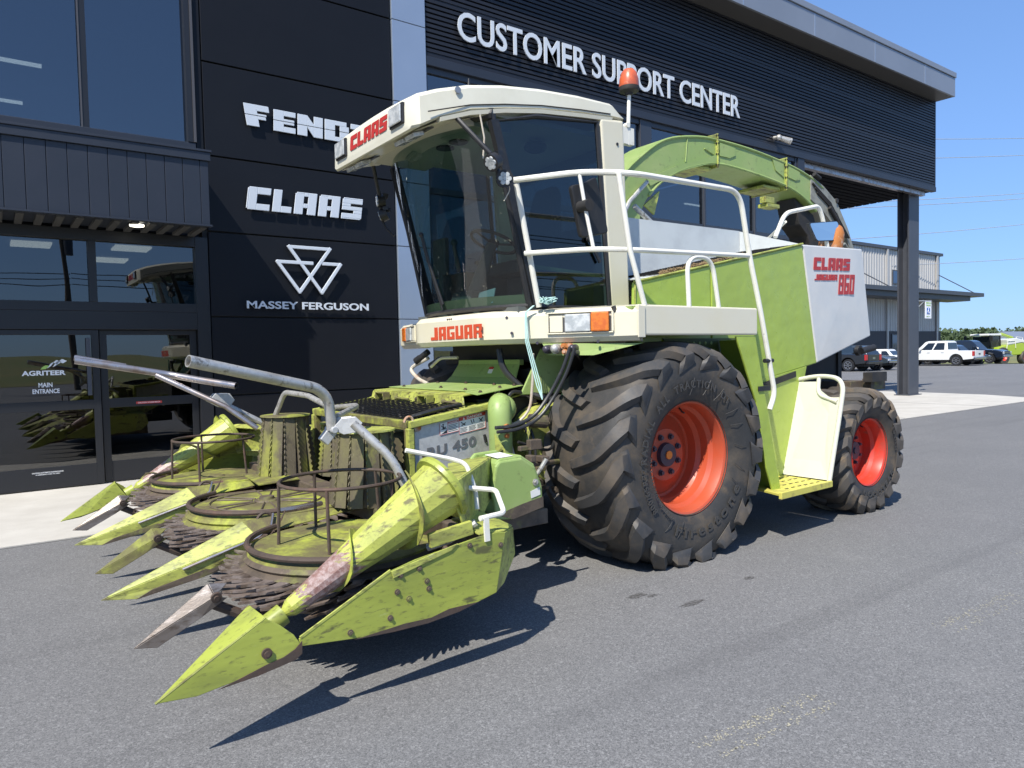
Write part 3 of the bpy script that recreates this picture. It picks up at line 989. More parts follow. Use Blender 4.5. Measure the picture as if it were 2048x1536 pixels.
b.done("letters", 'sign', s, False, .006)
s = sign("wall_sign", "white triple triangle emblem over small wide lettering, lowest sign on the black wall", (4.06, YW, 2.8))
b = B()
def P2(x, z):
    return V((x, YS - .012, z))
def tri(pts, gap=None):
    b.tube(pts, .024, 8)
r_ = .0
T1 = [(3.74, 3.32), (4.40, 3.32), (3.90, 2.645)]
T0 = [(3.56, 3.075), (4.18, 3.075)]
b.beam(P2(3.74, 3.31), P2(4.40, 3.31), .05, .028, (0, 1, 0))
b.beam(P2(3.735, 3.33), P2(4.255, 2.62), .05, .030, (0, 1, 0))
b.beam(P2(4.405, 3.33), P2(3.885, 2.62), .05, .032, (0, 1, 0))
b.beam(P2(3.55, 3.078), P2(4.12, 3.078), .05, .034, (0, 1, 0))
b.beam(P2(3.555, 3.095), P2(3.905, 2.62), .05, .036, (0, 1, 0))
b.beam(P2(4.26, 3.082), P2(4.57, 3.082), .05, .026, (0, 1, 0))
b.beam(P2(4.57, 3.098), P2(4.235, 2.62), .05, .038, (0, 1, 0))
b.done("emblem", 'sign', s, False, .006)
b = B()
put_text(b, "MASSEY FERGUSON", (3.10, YS, 2.37), (1, 0, 0), (0, 0, 1), 1.92, .112, .018, .02, 1.02)
b.done("letters", 'sign', s, False)
s = sign("wall_sign", "long row of three words in white capitals on the ribbed wall above the storefront", (10.8, YW, 7.4))
b = B()
put_text(b, "CUSTOMER SUPPORT CENTER", (6.85, YW - .06, 7.11), (1, 0, 0), (0, 0, 1), 7.88, .50, .02, .012, 1.0)
b.done("letters", 'sign', s, False)

cl = thing("security_camera", "small pale twin-head floodlight fixed low on the ribbed wall", "wall light", (16.35, YW - .05, 6.85))
b = B()
b.cyl((16.2, YW, 6.9), (16.2, YW - .12, 6.88), .05)
b.ball((16.2, YW - .14, 6.88), .075)
b.done("mount", 'galv', cl)
b = B()
b.cyl((16.3, YW - .13, 6.88), (16.52, YW - .26, 6.80), .06, .085)
b.done("lamp_head", 'galv', cl)

# ================================================================== forage harvester
HV = thing("forage_harvester", "green and cream self-propelled forage harvester with cab, orange rims and a folded back spout", "forage harvester", (4.31, 5.22, 0))
YC = 5.22

def ring_text(b, body, c, r, a_mid, size, y, side, flip=1, offset=.02, spacing=1.1, depth=.0025, boldw=1.0):
    """letters standing on a circle in the XZ plane; seen from -Y (side -1)"""
    vs, fs = text_geo(body, offset, spacing)
    x0, x1 = min(p.x for p in vs), max(p.x for p in vs)
    h = max(p.y for p in vs)
    k = size / h
    def mp(x, yy, d):
        s = ((x - (x0 + x1) / 2) * k * boldw) / (r + (size / 2 if flip > 0 else -size / 2))
        rr = r + yy * k if flip > 0 else r + size - yy * k
        a = R(a_mid) - s if flip > 0 else R(a_mid) + s
        return V((c[0] + rr * math.cos(a), y - d, c[2] + rr * math.sin(a)))
    solid(b, vs, fs, mp, depth)

def wheel(parent, c, rad, wid, rimr, side, front, yaw=0.0):
    """c = centre of tyre; side = -1 (near) or +1 (far)."""
    cx_, cy_, cz_ = c
    hw = wid / 2
    name = "front_wheel" if front else "rear_wheel"
    rb = rad - (.047 if front else .038)       # tread base radius
    def surf(t):
        """profile, t = distance from tread centre (0) outward: returns (y, r, ny, nr)"""
        pts = [(0, rb, 0, 1), (hw * .62, rb - .006, .05, 1), (hw * .88, rb - .03, .35, .94), (hw * .99, rb - .085, .82, .57), (hw * 1.03, rb - .16, .97, .25)]
        s = t * (len(pts) - 1)
        i = min(int(s), len(pts) - 2)
        f = s - i
        a, q = pts[i], pts[i + 1]
        return [a[j] + (q[j] - a[j]) * f for j in range(4)]
    rw = hw - .045
    prof = [(rimr + .006, -rw), (rimr + .03, -rw - .012), (rimr + .075, -hw * .98), ((rimr + rb) / 2, -hw * 1.035), (rb - .16, -hw * 1.02), (rb - .085, -hw * .985), (rb - .03, -hw * .88), (rb - .006, -hw * .6), (rb, 0),
            (rb - .006, hw * .6), (rb - .03, hw * .88), (rb - .085, hw * .985), (rb - .16, hw * 1.02), ((rimr + rb) / 2, hw * 1.035), (rimr + .075, hw * .98), (rimr + .03, rw + .012), (rimr + .006, rw)]
    C = V(c)
    rim = B()
    s = side
    # deep dished rim, seen from the outer side
    if front:
        rp = [(rimr + .012, s * (rw + .012)), (rimr + .016, s * (rw - .002)), (rimr - .006, s * (rw - .014)), (rimr - .022, s * (rw - .05)), (rimr - .026, s * (rw - .10)), (rimr - .052, s * (rw - .13)), (rimr - .056, s * (rw - .20)), (rimr - .078, s * (rw - .235)), (rimr - .08, s * (rw - .31)),
              (rimr - .10, s * (rw - .315)), (rimr - .145, s * (rw - .30)), (.215, s * (rw - .262)), (.205, s * (rw - .25)), (.0, s * (rw - .25))]
        disc = rw - .25
        hubr, bc, nb, br = .098, .150, 8, .017
    else:
        rp = [(rimr + .012, s * (rw + .012)), (rimr + .014, s * (rw)), (rimr - .008, s * (rw - .014)), (rimr - .022, s * (rw - .05)), (rimr - .03, s * (rw - .10)), (rimr - .05, s * (rw - .13)), (rimr - .055, s * (rw - .21)),
              (rimr - .09, s * (rw - .22)), (.175, s * (rw - .185)), (.165, s * (rw - .175)), (0, s * (rw - .175))]
        disc = rw - .175
        hubr, bc, nb, br = .095, .135, 8, .014
    rim.lathe([(r, h) for r, h in rp], C, (0, 1, 0), 64)
    W = rim.done(name, 'rim' if front else 'rimred', parent, True, 0, 24)
    t = B()
    t.lathe(prof, C, (0, 1, 0), 72)
    lugs = B()
    n = 18 if front else 18
    span = R(24) if front else R(17)
    for sd in (-1, 1):
        for k in range(n):
            a0 = 2 * math.pi * (k + (.5 if sd > 0 else 0)) / n
            rows = []
            N = 13
            for i in range(N):
                q = i / (N - 1)
                yy0 = -.03 + q * 1.03
                tt = max(0, yy0)
                y, r, ny, nr = surf(min(1, tt))
                if yy0 < 0:
                    y = yy0 * hw
                # lug runs from the tread centre up and round to the shoulder, then straight down the sidewall
                e = min(1, q / .72)
                da = span * (e ** 1.45 * .85 + e * .15)
                a = a0 - da + (R(1.5) * max(0, q - .72) * 3)
                w = (.034 + .024 * q) if front else (.030 + .018 * q)
                if q > .70:
                    w *= 1 + (q - .70) * 1.6
                hgt = .052 * (1 - max(0, q - .78) * 4.3) if front else .036 * (1 - max(0, q - .75) * 3.9)
                if i == 0:
                    hgt *= .8
                er = V((math.cos(a), 0, math.sin(a)))
                et = V((-math.sin(a), 0, math.cos(a)))
                nn = (er * nr + V((0, sd * ny, 0))).normalized()
                # local direction of the lug, to keep its width square to it
                slope = (1.0 if q < .72 else .12) * (1.15 if front else .8)
                td = (et * (-slope * .5) + V((0, sd, 0)) * (1 - .25 * slope)).normalized()
                sdv = nn.cross(td).normalized()
                p = C + er * (r - .004) + V((0, sd * y, 0))
                hgt = max(hgt, .004)
                rows.append([p - sdv * (w * 1.28), p - sdv * w * .92 + nn * hgt, p + sdv * w * .92 + nn * hgt, p + sdv * (w * 1.28)])
            lugs.loft(rows)
    lb = B()
    for bb in (t, lugs):
        for p in bb.v:
            if p.z < 0.012:
                p.z = 0.012 if bb is t else 0.0
    if yaw:
        pass
    ty = t.done("tyre", 'rubber', W, True, 0, 50)
    lg = lugs.done("tread_lugs", 'lug' if front else 'lugtan', W, True, .006, 38, 1)
    if side < 0:
        yo = cy_ - hw * 1.036
        def ring_text2(*a):
            L = B()
            ring_text(L, *a)
            L.done("tyre_lettering", 'letter', W, False)
        if front:
            ring_text2("RADIAL  ALL  TRACTION  DT", c, rimr + .115, 112, .058, yo, -1, 1, .012, 1.25)
            ring_text2("Firestone", c, rimr + .085, 289, .088, yo, -1, -1, .02, 1.35, .003, 1.1)
            ring_text2("800/65R32", c, rimr + .12, 200, .05, yo, -1, 1, .012, 1.2)
            ring_text2("REGULAR TUBELESS R-1W", c, rimr + .055, 205, .026, yo, -1, 1, .008, 1.3)
        else:
            ring_text2("GOODYEAR", c, rimr + .05, 285, .062, yo, -1, -1, .03, 1.2)
            ring_text2("540/65R24", c, rimr + .075, 15, .034, yo, -1, 1, .012, 1.2)
        if front:
            L = B()
            for k, a in enumerate((62, 78, 40, 27, 8, -10, -24, 165, 182, 240, 254, 96)):
                ar = R(a)
                p0 = C + V((math.cos(ar) * (rimr + .06), -hw * 1.0, math.sin(ar) * (rimr + .06)))
                p1 = C + V((math.cos(ar - .09) * (rimr + .19), -hw * 1.036, math.sin(ar - .09) * (rimr + .19)))
                L.tube([p0, p0.lerp(p1, .5) + V((0, -.008, 0)), p1], .0022, 4)
            L.split("sidewall_crease", 'letter', W)
    hb = B()
    yd = cy_ + s * disc
    hb.cyl((cx_, yd, cz_), (cx_, yd + s * .035, cz_), hubr, hubr * .92, 28)
    hb.done("hub_cap", 'hub', W)
    if side < 0:
        hb = B()
        hb.cyl((cx_, yd + s * .035, cz_), (cx_, yd + s * .045, cz_), hubr * .34, n=20)
        hb.done("hub_plug", 'orange' if front else 'hub', W)
        hb = B()
        for k in range(nb):
            a = 2 * math.pi * (k + .5) / nb
            p = V((cx_ + bc * math.cos(a), yd, cz_ + bc * math.sin(a)))
            hb.cyl(p, p + V((0, s * .012, 0)), br * 1.45, n=14)
            hb.cyl(p + V((0, s * .012, 0)), p + V((0, s * .03, 0)), br, n=6)
        hb.split("wheel_nuts", 'hub', W)
        hb = B()
        p = C + V((.02, s * (rw - .12), rimr - .05))
        hb.tube([p, p + V((0, s * .03, -.03)), p + V((0, s * .05, -.035))], .007, 6)
        hb.done("valve_stem", 'black', W)
    return W

wheel(HV, (4.31, 3.985, .80), .90, .80, .425, -1, True)
wheel(HV, (4.31, 2 * YC - 3.985, .80), .90, .80, .425, 1, True)
wheel(HV, (6.97, 3.86, .585), .645, .54, .325, -1, False)
wheel(HV, (6.97, 2 * YC - 3.86, .585), .645, .54, .325, 1, False)

# ---- chassis
b = B()
b.box((3.75, 4.50, .95), (7.3, 5.94, 1.95))
b.box((3.6, 4.55, 1.55), (4.5, 5.9, 1.93))
b.box((4.5, 4.2, 1.35), (6.9, 6.24, 2.1))
b.box((6.9, 4.3, 1.25), (7.55, 6.14, 2.3))
b.box((4.12, 4.40, .62), (4.50, 6.04, 1.0))
b.box((4.05, 4.39, .5), (4.6, 4.55, 1.1))
b.box((6.80, 4.15, .48), (7.02, 6.29, .70))
b.box((5.0, 4.75, .62), (7.6, 5.7, .95))
b.box((7.25, 4.35, .95), (7.62, 4.5, 1.6))
b.done("chassis", 'void', HV, False, .01)
b = B()
b.box((7.55, 4.28, 1.0), (7.62, 4.42, 1.62))
b.beam((7.45, 3.9, 1.30), (7.75, 3.9, 1.30), .10, .10)
b.split("rear_bumper", 'void', HV, False)
b = B()
b.box((7.56, 3.92, 1.16), (7.86, 4.02, 1.28))
b.box((7.3, 4.0, 1.18), (7.6, 6.4, 1.26))
b.split("tow_bracket", 'brown', HV, False, .006)
b = B()
b.box((7.62, 4.30, 1.18), (7.64, 4.40, 1.26))
b.done("rear_reflector", 'amber', HV, False)

# ---- bodywork
def side_poly(y, pts, t=.03, name="side_panel", mat='green', bevel=.012, seg=2):
    b = B()
    b.prism([(x, y, z) for x, z in pts], (0, t, 0))
    return b.done(name, mat, HV, False, bevel, segs=seg)
side_poly(4.0, [(4.09, 1.70), (4.11, 2.16), (5.04, 2.344), (5.04, 1.60), (5.0, 1.50)], name="front_side_panel")
side_poly(4.0, [(5.05, 1.50), (5.05, 2.346), (6.42, 2.622), (6.665, 1.465), (5.35, 1.265)], name="rear_side_panel")
side_poly(6.41, [(4.09, 1.70), (4.11, 2.16), (6.42, 2.622), (6.665, 1.465), (5.35, 1.265)], name="rear_side_panel")
for ya, yb in ((4.0, 4.03), (6.44, 6.41)):
    b = B()
    b.prism([(6.428, ya, 2.622), (7.585, ya + (.03 if ya < 5 else -.03), 2.66), (7.80, ya + (.05 if ya < 5 else -.05), 1.735), (6.672, ya, 1.468)], (0, yb - ya, 0))
    q = b.done("engine_side_panel", 'white', HV, False, .014)
    if ya < 5:
        SP = q
# bright edge trims
b = B()
b.tube([(4.11, 3.998, 2.165), (5.04, 3.998, 2.349)], .011, 6)
b.tube([(5.05, 3.998, 2.351), (6.42, 3.998, 2.627)], .011, 6)
b.split("panel_top_edge", 'lime', HV)
b = B()
for z in (.0,):
    b.tube([(4.112, 3.994, 1.97), (4.116, 3.994, 2.15)], .008, 6)
b.done("panel_front_edge", 'lime', HV)
# decals on the engine panel
ux, uz = V((1, .026, .032)).normalized(), V((-.02, 0, 1)).normalized()
b = B()
o = V((6.62, 3.994, 2.425))
put_block(b, "CLAAS", (6.61, 4.0015, 2.385), (1, .026, .04), (0, 0, 1), .70, .125, .004, .12, .12, [1, .85, 1, 1, 1])
put_block(b, "JAGUAR", (6.63, 4.002, 2.285), (1, .026, .04), (0, 0, 1), .43, .060, .004, .14, .1)
put_block(b, "860", (7.08, 4.0135, 2.16), (1, .026, .04), (0, 0, 1), .315, .205, .004, .16, .12)
b.done("engine_panel_decals", 'decalred', SP, False)
# body top, plenum, mesh ledge
b = B()
P = [(4.60, 4.62, 2.0), (4.60, 4.62, 2.815), (6.27, 4.62, 2.827), (6.27, 4.62, 2.3)]
b.plate(P, .02)
b.plate([(6.28, 4.62, 2.3), (6.28, 4.62, 2.826), (6.425, 4.03, 2.63), (6.425, 4.03, 2.5)], .012)
b.plate([(4.60, 4.62, 2.0), (4.60, 4.62, 2.81), (4.52, 4.75, 2.81), (4.52, 4.75, 2.0)], .012)
b.plate([(4.60, 5.82, 2.0), (4.60, 5.82, 2.815), (6.27, 5.82, 2.827), (6.27, 5.82, 2.3)], .02)
b.plate([(4.6, 4.62, 2.80), (6.27, 4.62, 2.812), (6.27, 5.82, 2.812), (4.6, 5.82, 2.80)], .01)
b.done("plenum", 'plenum', HV, False)
b = B()
b.plate([(4.50, 4.03, 2.225), (6.42, 4.03, 2.605), (6.42, 4.61, 2.63), (4.50, 4.61, 2.245)], .01)
b.plate([(4.13, 6.41, 2.15), (6.42, 6.41, 2.605), (6.42, 5.83, 2.63), (4.13, 5.83, 2.17)], .01)
b.box((6.44, 4.04, 2.57), (7.56, 6.40, 2.60))
b.done("body_top", 'plenum', HV, False)
b = B()
for k in range(46):
    x = 4.6 + k * .039
    z = 2.15 + (x - 4.13) * .1987 + .022
    b.beam((x, 4.04, z), (x, 4.60, z + .015), .010, .010)
for k in range(8):
    y = 4.07 + k * .075
    b.beam((4.6, y, 2.266 + .003), (6.40, y, 2.266 + 1.8 * .1987 + .003), .008, .008)
b.done("grille_mesh", 'grille', HV, False)
b = B()
rr = random.Random(3)
for k in range(260):
    x = 4.52 + rr.random() ** 1.6 * 1.1
    y = 4.02 + rr.random() * .10
    z = 2.17 + (x - 4.13) * .1987 + rr.random() * .03
    a = rr.random() * 3.14
    d = V((math.cos(a), math.sin(a), rr.uniform(-.4, .4))) * rr.uniform(.012, .035)
    b.beam(V((x, y, z)) - d, V((x, y, z)) + d, .006, .004)
tag(b.done("crop_debris", pmat("dry_chaff", (0.30, 0.21, 0.11), .9), HV, False), kind="stuff")
# perforated screen above the front tyre and dark wheel arch
b = B()
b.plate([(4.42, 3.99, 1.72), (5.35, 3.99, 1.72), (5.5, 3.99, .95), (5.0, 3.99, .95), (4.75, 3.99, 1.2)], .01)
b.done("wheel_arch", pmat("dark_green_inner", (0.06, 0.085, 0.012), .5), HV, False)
b = B()
for i in range(5):
    for k in range(8):
        x, z = 4.72 + i * .075 + (k % 2) * .035, 1.68 - k * .062
        b.cyl((x, 3.984, z), (x, 3.9825, z), .014, n=8)
b.split("perforations", 'greenp', HV, False)
# green stringer in front of the steps and inner green panel behind them
b = B()
b.plate([(4.86, 3.62, 1.725), (5.115, 3.62, 1.725), (5.15, 3.62, 1.58), (5.462, 3.62, .385), (5.36, 3.62, .375), (5.25, 3.62, .62), (5.12, 3.62, 1.18)], .02)
b.plate([(5.12, 3.63, 1.70), (5.465, 3.63, .39), (5.465, 3.98, .39), (5.12, 3.98, 1.70)], .012)
b.done("step_stringer", 'green', HV, False, .005)
b = B()
b.plate([(5.18, 3.985, 1.34), (5.9, 3.985, 1.36), (6.45, 3.985, 1.44), (6.10, 3.985, .42), (5.45, 3.985, .38)], .012)
b.done("lower_side_panel", 'green', HV, False)
b = B()
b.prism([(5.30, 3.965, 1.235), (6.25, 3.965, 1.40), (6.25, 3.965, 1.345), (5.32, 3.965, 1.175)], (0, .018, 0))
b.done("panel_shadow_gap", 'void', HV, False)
# ladder
lad = B()
lad.prism([(5.235, 3.47, .40), (5.40, 4.03, .40), (6.05, 4.03, .40), (6.04, 3.50, .40)], (0, 0, .022))
lad.beam((5.235, 3.47, .405), (6.045, 3.495, .405), .03, .055)
LD = lad.done("boarding_step", 'step', HV, False, .004)
b = B()
for i in range(6):
    for k in range(4):
        x, y = 5.45 + i * .095 + (k % 2) * .04, 3.56 + k * .11
        b.box((x, y, .423), (x + .045, y + .012, .4255))
b.done("tread_slots", 'void', LD, False)
b = B()
A_, B_, C_, D_, E_ = V((6.05, 4.02, .43)), V((6.045, 3.53, .43)), V((6.235, 3.50, 1.205)), V((6.30, 3.73, 1.335)), V((6.33, 4.02, 1.29))
b.plate([A_, B_, C_.lerp(B_, .05), V((6.24, 3.62, 1.16)), V((6.28, 3.73, 1.22)), V((6.31, 3.78, 1.30)), E_], .012)
pn = b.done("step_side_plate", 'whiteflat', LD, False)
b = B()
loop = fillet([B_ + V((0, -.012, -.03)), V((6.20, 3.495, 1.06)), V((6.26, 3.49, 1.33)), V((6.33, 3.76, 1.36)), E_ + V((0, 0, .02))], .16, 8)
b.tube(loop, .021, 10)
b.tube(fillet([V((6.315, 3.77, 1.335)), V((6.275, 3.76, 1.18)), V((6.21, 3.53, 1.125))], .10, 8), .019, 10)
b.tube([A_ + V((-.01, 0, 0)), E_ + V((-.012, 0, 0))], .014, 8)
b.done("step_handrail", 'whiteflat', LD)

# ---- platform and beam
b = B()
b.box((3.742, 3.60, 1.735), (5.13, 3.64, 1.955))
b.done("platform_fascia", 'cream', HV, False, .014, segs=3)
b = B()
b.box((3.72, 3.642, 1.925), (5.12, 4.40, 1.945))
b.done("platform_deck", 'greenp', HV, False)
b = B()
b.box((5.14, 3.60, 1.27), (5.30, 3.66, 1.31))
b.cyl((5.22, 3.60, 1.52), (5.33, 3.60, 1.52), .018)
b.cyl((5.45, 3.97, 1.24), (5.45, 3.93, 1.24), .035)
b.cyl((5.45, 3.93, 1.24), (5.53, 3.90, 1.26), .028)
b.cyl((7.42, 4.0, 1.58), (7.42, 3.96, 1.58), .055)
b.cyl((7.42, 3.95, 1.575), (7.58, 3.90, 1.61), .035)
b.split("panel_latch", 'black', HV)

# ---- front bumper
path = [(3.58, 6.92), (3.36, 2 * YC - 4.34), (3.10, 2 * YC - 4.74), (3.10, 4.66), (3.345, 4.33), (3.742, 3.60)]
prof = [(.0, 1.735), (-.004, 1.905), (.035, 1.945), (.10, 1.955), (.30, 1.975), (.30, 1.93), (.06, 1.90), (.06, 1.74)]
def offset_path(pts, d):
    out = []
    for i, p in enumerate(pts):
        a = V((*pts[max(0, i - 1)], 0))
        c = V((*pts[min(len(pts) - 1, i + 1)], 0))
        q = V((*p, 0))
        n1 = (q - a) if i else (c - q)
        n2 = (c - q) if i < len(pts) - 1 else (q - a)
        n1 = V((-n1.y, n1.x, 0)).normalized()
        n2 = V((-n2.y, n2.x, 0)).normalized()
        m_ = (n1 + n2).normalized()
        k = d / max(.4, m_.dot(n1))
        out.append(q + m_ * k)
    return out
fp = [V((p[0], p[1], 0)) for p in path]
sm = [(p.x, p.y) for p in fillet(fp, .09, 5)]
def band(prof, pathpts):
    b = B()
    rows = []
    for (d, z) in prof:
        rows.append([V((q.x, q.y, z)) for q in offset_path(pathpts, d)])
    b.grid(list(map(list, zip(*rows))), True)
    return b
# inward is +X here: with this travel direction the left normal points to +X
bb = band(prof, sm)
bump_o = bb.done("front_bumper", 'cream', HV, True, 0, 28)
bb = band([(.0, 1.735), (.03, 1.70), (.10, 1.695), (.10, 1.735)], sm)
bb.done("bumper_lip", 'cream', bump_o, True, 0, 28)
b = B()
b.plate([(3.73, 3.595, 1.72), (3.80, 3.595, 1.72), (3.80, 3.595, 1.945), (3.73, 3.595, 1.95)], .012)
b.done("bumper_corner", 'cream', bump_o, False, .004)
b = B()
put_block(b, "JAGUAR", (3.0985, 5.425, 1.752), (0, -1, 0), (0, 0, 1), .79, .108, .003, .13, .0)
b.done("bumper_decal", 'decal', bump_o, False)
b = B()
for y, z in ((5.15, 1.918), (5.12, 1.918), (5.09, 1.918)):
    b.cyl((3.105, y, z), (3.097, y, z), .007, n=8)
for (x, y, z) in ((3.235, 4.49, 1.90), (3.25, 4.45, 1.78), (3.60, 3.87, 1.70), (3.37, 4.29, 1.70)):
    b.cyl((x, y, z), (x - .012, y - .01, z), .011, n=8)
b.split("bumper_bolts", 'hub', bump_o)
def lampset(sgn):
    def pt(t, z, d=0):
        x = 3.345 + (3.742 - 3.345) * t
        y = 4.33 + (3.60 - 4.33) * t
        n = V((-.73, -.39, 0)).normalized()
        if sgn > 0:
            return V((3.36 + .22 * t, 6.10 + .82 * t, z)) + V((-.966, .259, 0)) * d
        return V((x, y, z)) + n * d
    b = B()
    b.prism([pt(.17, 1.765, .002), pt(.76, 1.765, .002), pt(.76, 1.915, .002), pt(.17, 1.915, .002)], pt(.2, 1.8, .0035) - pt(.2, 1.8, .002))
    hs = b.done("headlight_recess", 'soffit', bump_o, False)
    b = B()
    b.prism([pt(.185, 1.775, .0045), pt(.31, 1.775, .0045), pt(.31, 1.895, .0045), pt(.185, 1.895, .0045)], pt(0, 1, .012) - pt(0, 1, .004))
    for za, zb in ((1.760, 1.770), (1.912, 1.922)):
        b.prism([pt(.16, za, .003), pt(.78, za, .003), pt(.78, zb, .003), pt(.16, zb, .003)], pt(0, 1, .02) - pt(0, 1, .003))
    for ta, tb in ((.16, .178), (.765, .785)):
        b.prism([pt(ta, 1.7705, .003), pt(tb, 1.7705, .003), pt(tb, 1.9115, .003), pt(ta, 1.9115, .003)], pt(0, 1, .02) - pt(0, 1, .003))
    b.done("headlight_surround", 'cream', bump_o, False, .004)
    b = B()
    b.prism([pt(.335, 1.774, .005), pt(.575, 1.774, .005), pt(.575, 1.905, .005), pt(.335, 1.905, .005)], pt(0, 1, .028) - pt(0, 1, .004))
    b.done("headlight", 'lens', bump_o, False, .008)
    b = B()
    b.prism([pt(.58, 1.772, .005), pt(.745, 1.772, .005), pt(.745, 1.912, .005), pt(.58, 1.912, .005)], pt(0, 1, .034) - pt(0, 1, .004))
    b.done("turn_signal", 'amber', bump_o, False, .010)
lampset(-1)
lampset(1)
b = B()
b.tube([(3.66, 3.77, 1.95), (3.665, 3.765, 1.93), (3.655, 3.76, 1.905)], .018, 6)
b.done("lamp_clip", 'void', bump_o)

# ---- cab
def cabrow(z, xf, xb, w):
    return [V((xf, YC - w, z)), V((xf, YC + w, z)), V((xb, YC + w, z)), V((xb, YC - w, z))]
b = B()
b.box((3.30, 4.43, 1.90), (4.46, 6.01, 1.985))
b.done("cab_floor", 'interior', HV, False)
# windscreen: raked and bowed
def ws(t, s):
    """t 0 bottom..1 top, s -1 near .. 1 far"""
    bow = (1 - abs(s) ** 2.2)
    return V((3.395 - .315 * t - bow * (.20 + .06 * t), YC + s * (.80 - .0 * t), 1.985 + 1.405 * t + .03 * bow * t))
N = 14
rows = [[ws(i / 8, -1 + 2 * k / N) for k in range(N + 1)] for i in range(9)]
b = B()
b.grid(rows)
cab = b.done("windscreen", 'cabglass', HV, True, 0, 60)
b = B()
for s in (-1, 1):
    b.tube([ws(t / 6, s * .995) + V((.012, 0, 0)) for t in range(7)], .026, 8)
b.tube([ws(0.0, -1 + 2 * k / N) + V((.0, 0, .005)) for k in range(N + 1)], .022, 6)
b.tube([ws(1.0, -1 + 2 * k / N) + V((.02, 0, .0)) for k in range(N + 1)], .045, 8)
b.done("windscreen_frame", 'black', HV)
b = B()
rows = []
for i in range(2):
    rows.append([ws(i * .055 + .012, -1 + 2 * k / N) + V((.012, 0, 0)) for k in range(N + 1)])
b.grid(rows)
b.done("dust_line", pmat("settled_dust", (0.24, 0.235, 0.15), .9), HV)
# side doors
for sy in (-1, 1):
    y = YC + sy * .80
    k = sy * .004
    D = [(3.115, 3.345), (3.49, 3.445), (4.13, 3.505), (4.245, 1.995), (3.50, 1.985)]
    b = B()
    b.add([(x, y + k, z) for x, z in D], [list(range(5))])
    b.done("door_glass", 'doorglass', HV, False)
    b = B()
    b.tube([(x, y + k, z) for x, z in D], .022, 8, closed=True)
    b.beam((3.095, y, 3.35), (3.465, y, 1.99), .05, .07, (1, 0, 0))
    b.done("door_frame", 'black', HV)
    b = B()
    b.prism([(4.245, y - .02, 1.97), (4.475, y - .02, 1.97), (4.43, y - .02, 3.57), (4.16, y - .02, 3.545)], (0, .09 if sy < 0 else -.05, 0))
    b.done("rear_pillar", 'cream', HV, False, .022, segs=3)
    b = B()
    b.cyl((4.345, y + sy * .021, 3.36), (4.345, y + sy * .026, 3.36), .013, n=12)
    b.cyl((4.0, y + sy * .02, 2.54), (4.0, y + sy * .045, 2.54), .022, n=14)
    b.beam((4.0, y + sy * .03, 2.55), (4.12, y + sy * .03, 2.36), .025, .012, (0, 1, 0))
    b.split("door_latch", 'black', HV)
b = B()
b.box((4.44, 4.50, 1.97), (4.47, 5.94, 2.55))
b.box((4.41, 4.50, 3.30), (4.44, 5.94, 3.56))
b.done("cab_rear_wall", 'interior', HV, False)
b = B()
b.add([(4.455, 4.5, 2.552), (4.425, 4.5, 3.30), (4.425, 5.94, 3.30), (4.455, 5.94, 2.552)], [(0, 1, 2, 3)])
b.done("rear_window", 'cabglass', HV, False)
# roof
def rsec(x, w, zb, zt, cr):
    pts = []
    lo = [(-w * .96, zb), (-w, zb + .015), (-w * .985, zt - .03), (-w * .94, zt)]
    for (y, z) in lo: pts.append(V((x, YC + y, z)))
    for k in range(1, 6):
        s = -1 + k / 3.0
        pts.append(V((x, YC + w * .94 * s, zt + cr * (1 - s * s))))
    for (y, z) in reversed(lo): pts.append(V((x, YC - y, z)))
    return pts
rows = [rsec(2.465, .60, 3.25, 3.41, .02), rsec(2.475, .685, 3.222, 3.435, .025), rsec(2.515, .75, 3.225, 3.462, .03), rsec(2.66, .77, 3.30, 3.515, .04), rsec(2.90, .80, 3.385, 3.58, .04), rsec(3.2, .81, 3.445, 3.635, .04), rsec(3.55, .815, 3.50, 3.675, .04),
        rsec(3.95, .815, 3.545, 3.700, .04), rsec(4.32, .81, 3.575, 3.705, .035), rsec(4.40, .80, 3.58, 3.66, .03), rsec(4.45, .795, 3.58, 3.60, .01)]
b = B()
b.loft(rows)
roof = b.done("cab_roof", 'creamroof', HV, True, 0, 34)
b = B()
for sy in (-1, 1):
    b.tube([(x, YC + sy * (w + .002), z) for x, w, z in ((2.56, .775, 3.325), (2.9, .80, 3.425), (3.2, .81, 3.482), (3.55, .815, 3.535), (3.95, .815, 3.575), (4.28, .812, 3.60))], .0045, 4)
b.split("roof_seam", 'void', roof)
b = B()
for sy in (-1, 1):
    b.loft([[V((x, YC + sy * (w + a), z + c)) for a, c in ((-.05, -.005), (.008, 0), (.012, .03), (-.05, .04))] for x, w, z in ((2.66, .76, 3.275), (2.9, .79, 3.355), (3.2, .805, 3.42), (3.55, .81, 3.475), (3.95, .81, 3.515), (4.30, .805, 3.545))])
b.split("roof_gutter", 'cream', roof, True, 0, 40)
# visor front: lettering, lamps
b = B()
put_block(b, "CLAAS", (2.4615, YC + .33, 3.298), (0, -1, 0), (.02, 0, 1), .66, .112, .003, .12, .12, [1, .85, 1, 1, 1])
b.done("visor_decal", 'decalred', roof, False)
b = B()
for sy in (-1, 1):
    y = YC + sy * .50
    b.box((2.448, y - .105, 3.275), (2.485, y + .105, 3.425))
b.split("lamp_bezel", 'black', roof, False, .008)
for sy in (-1, 1):
    b = B()
    y = YC + sy * .50
    b.box((2.435, y - .092, 3.288), (2.447, y + .092, 3.412))
    b.done("roof_lamp", 'lens', roof, False, .008)
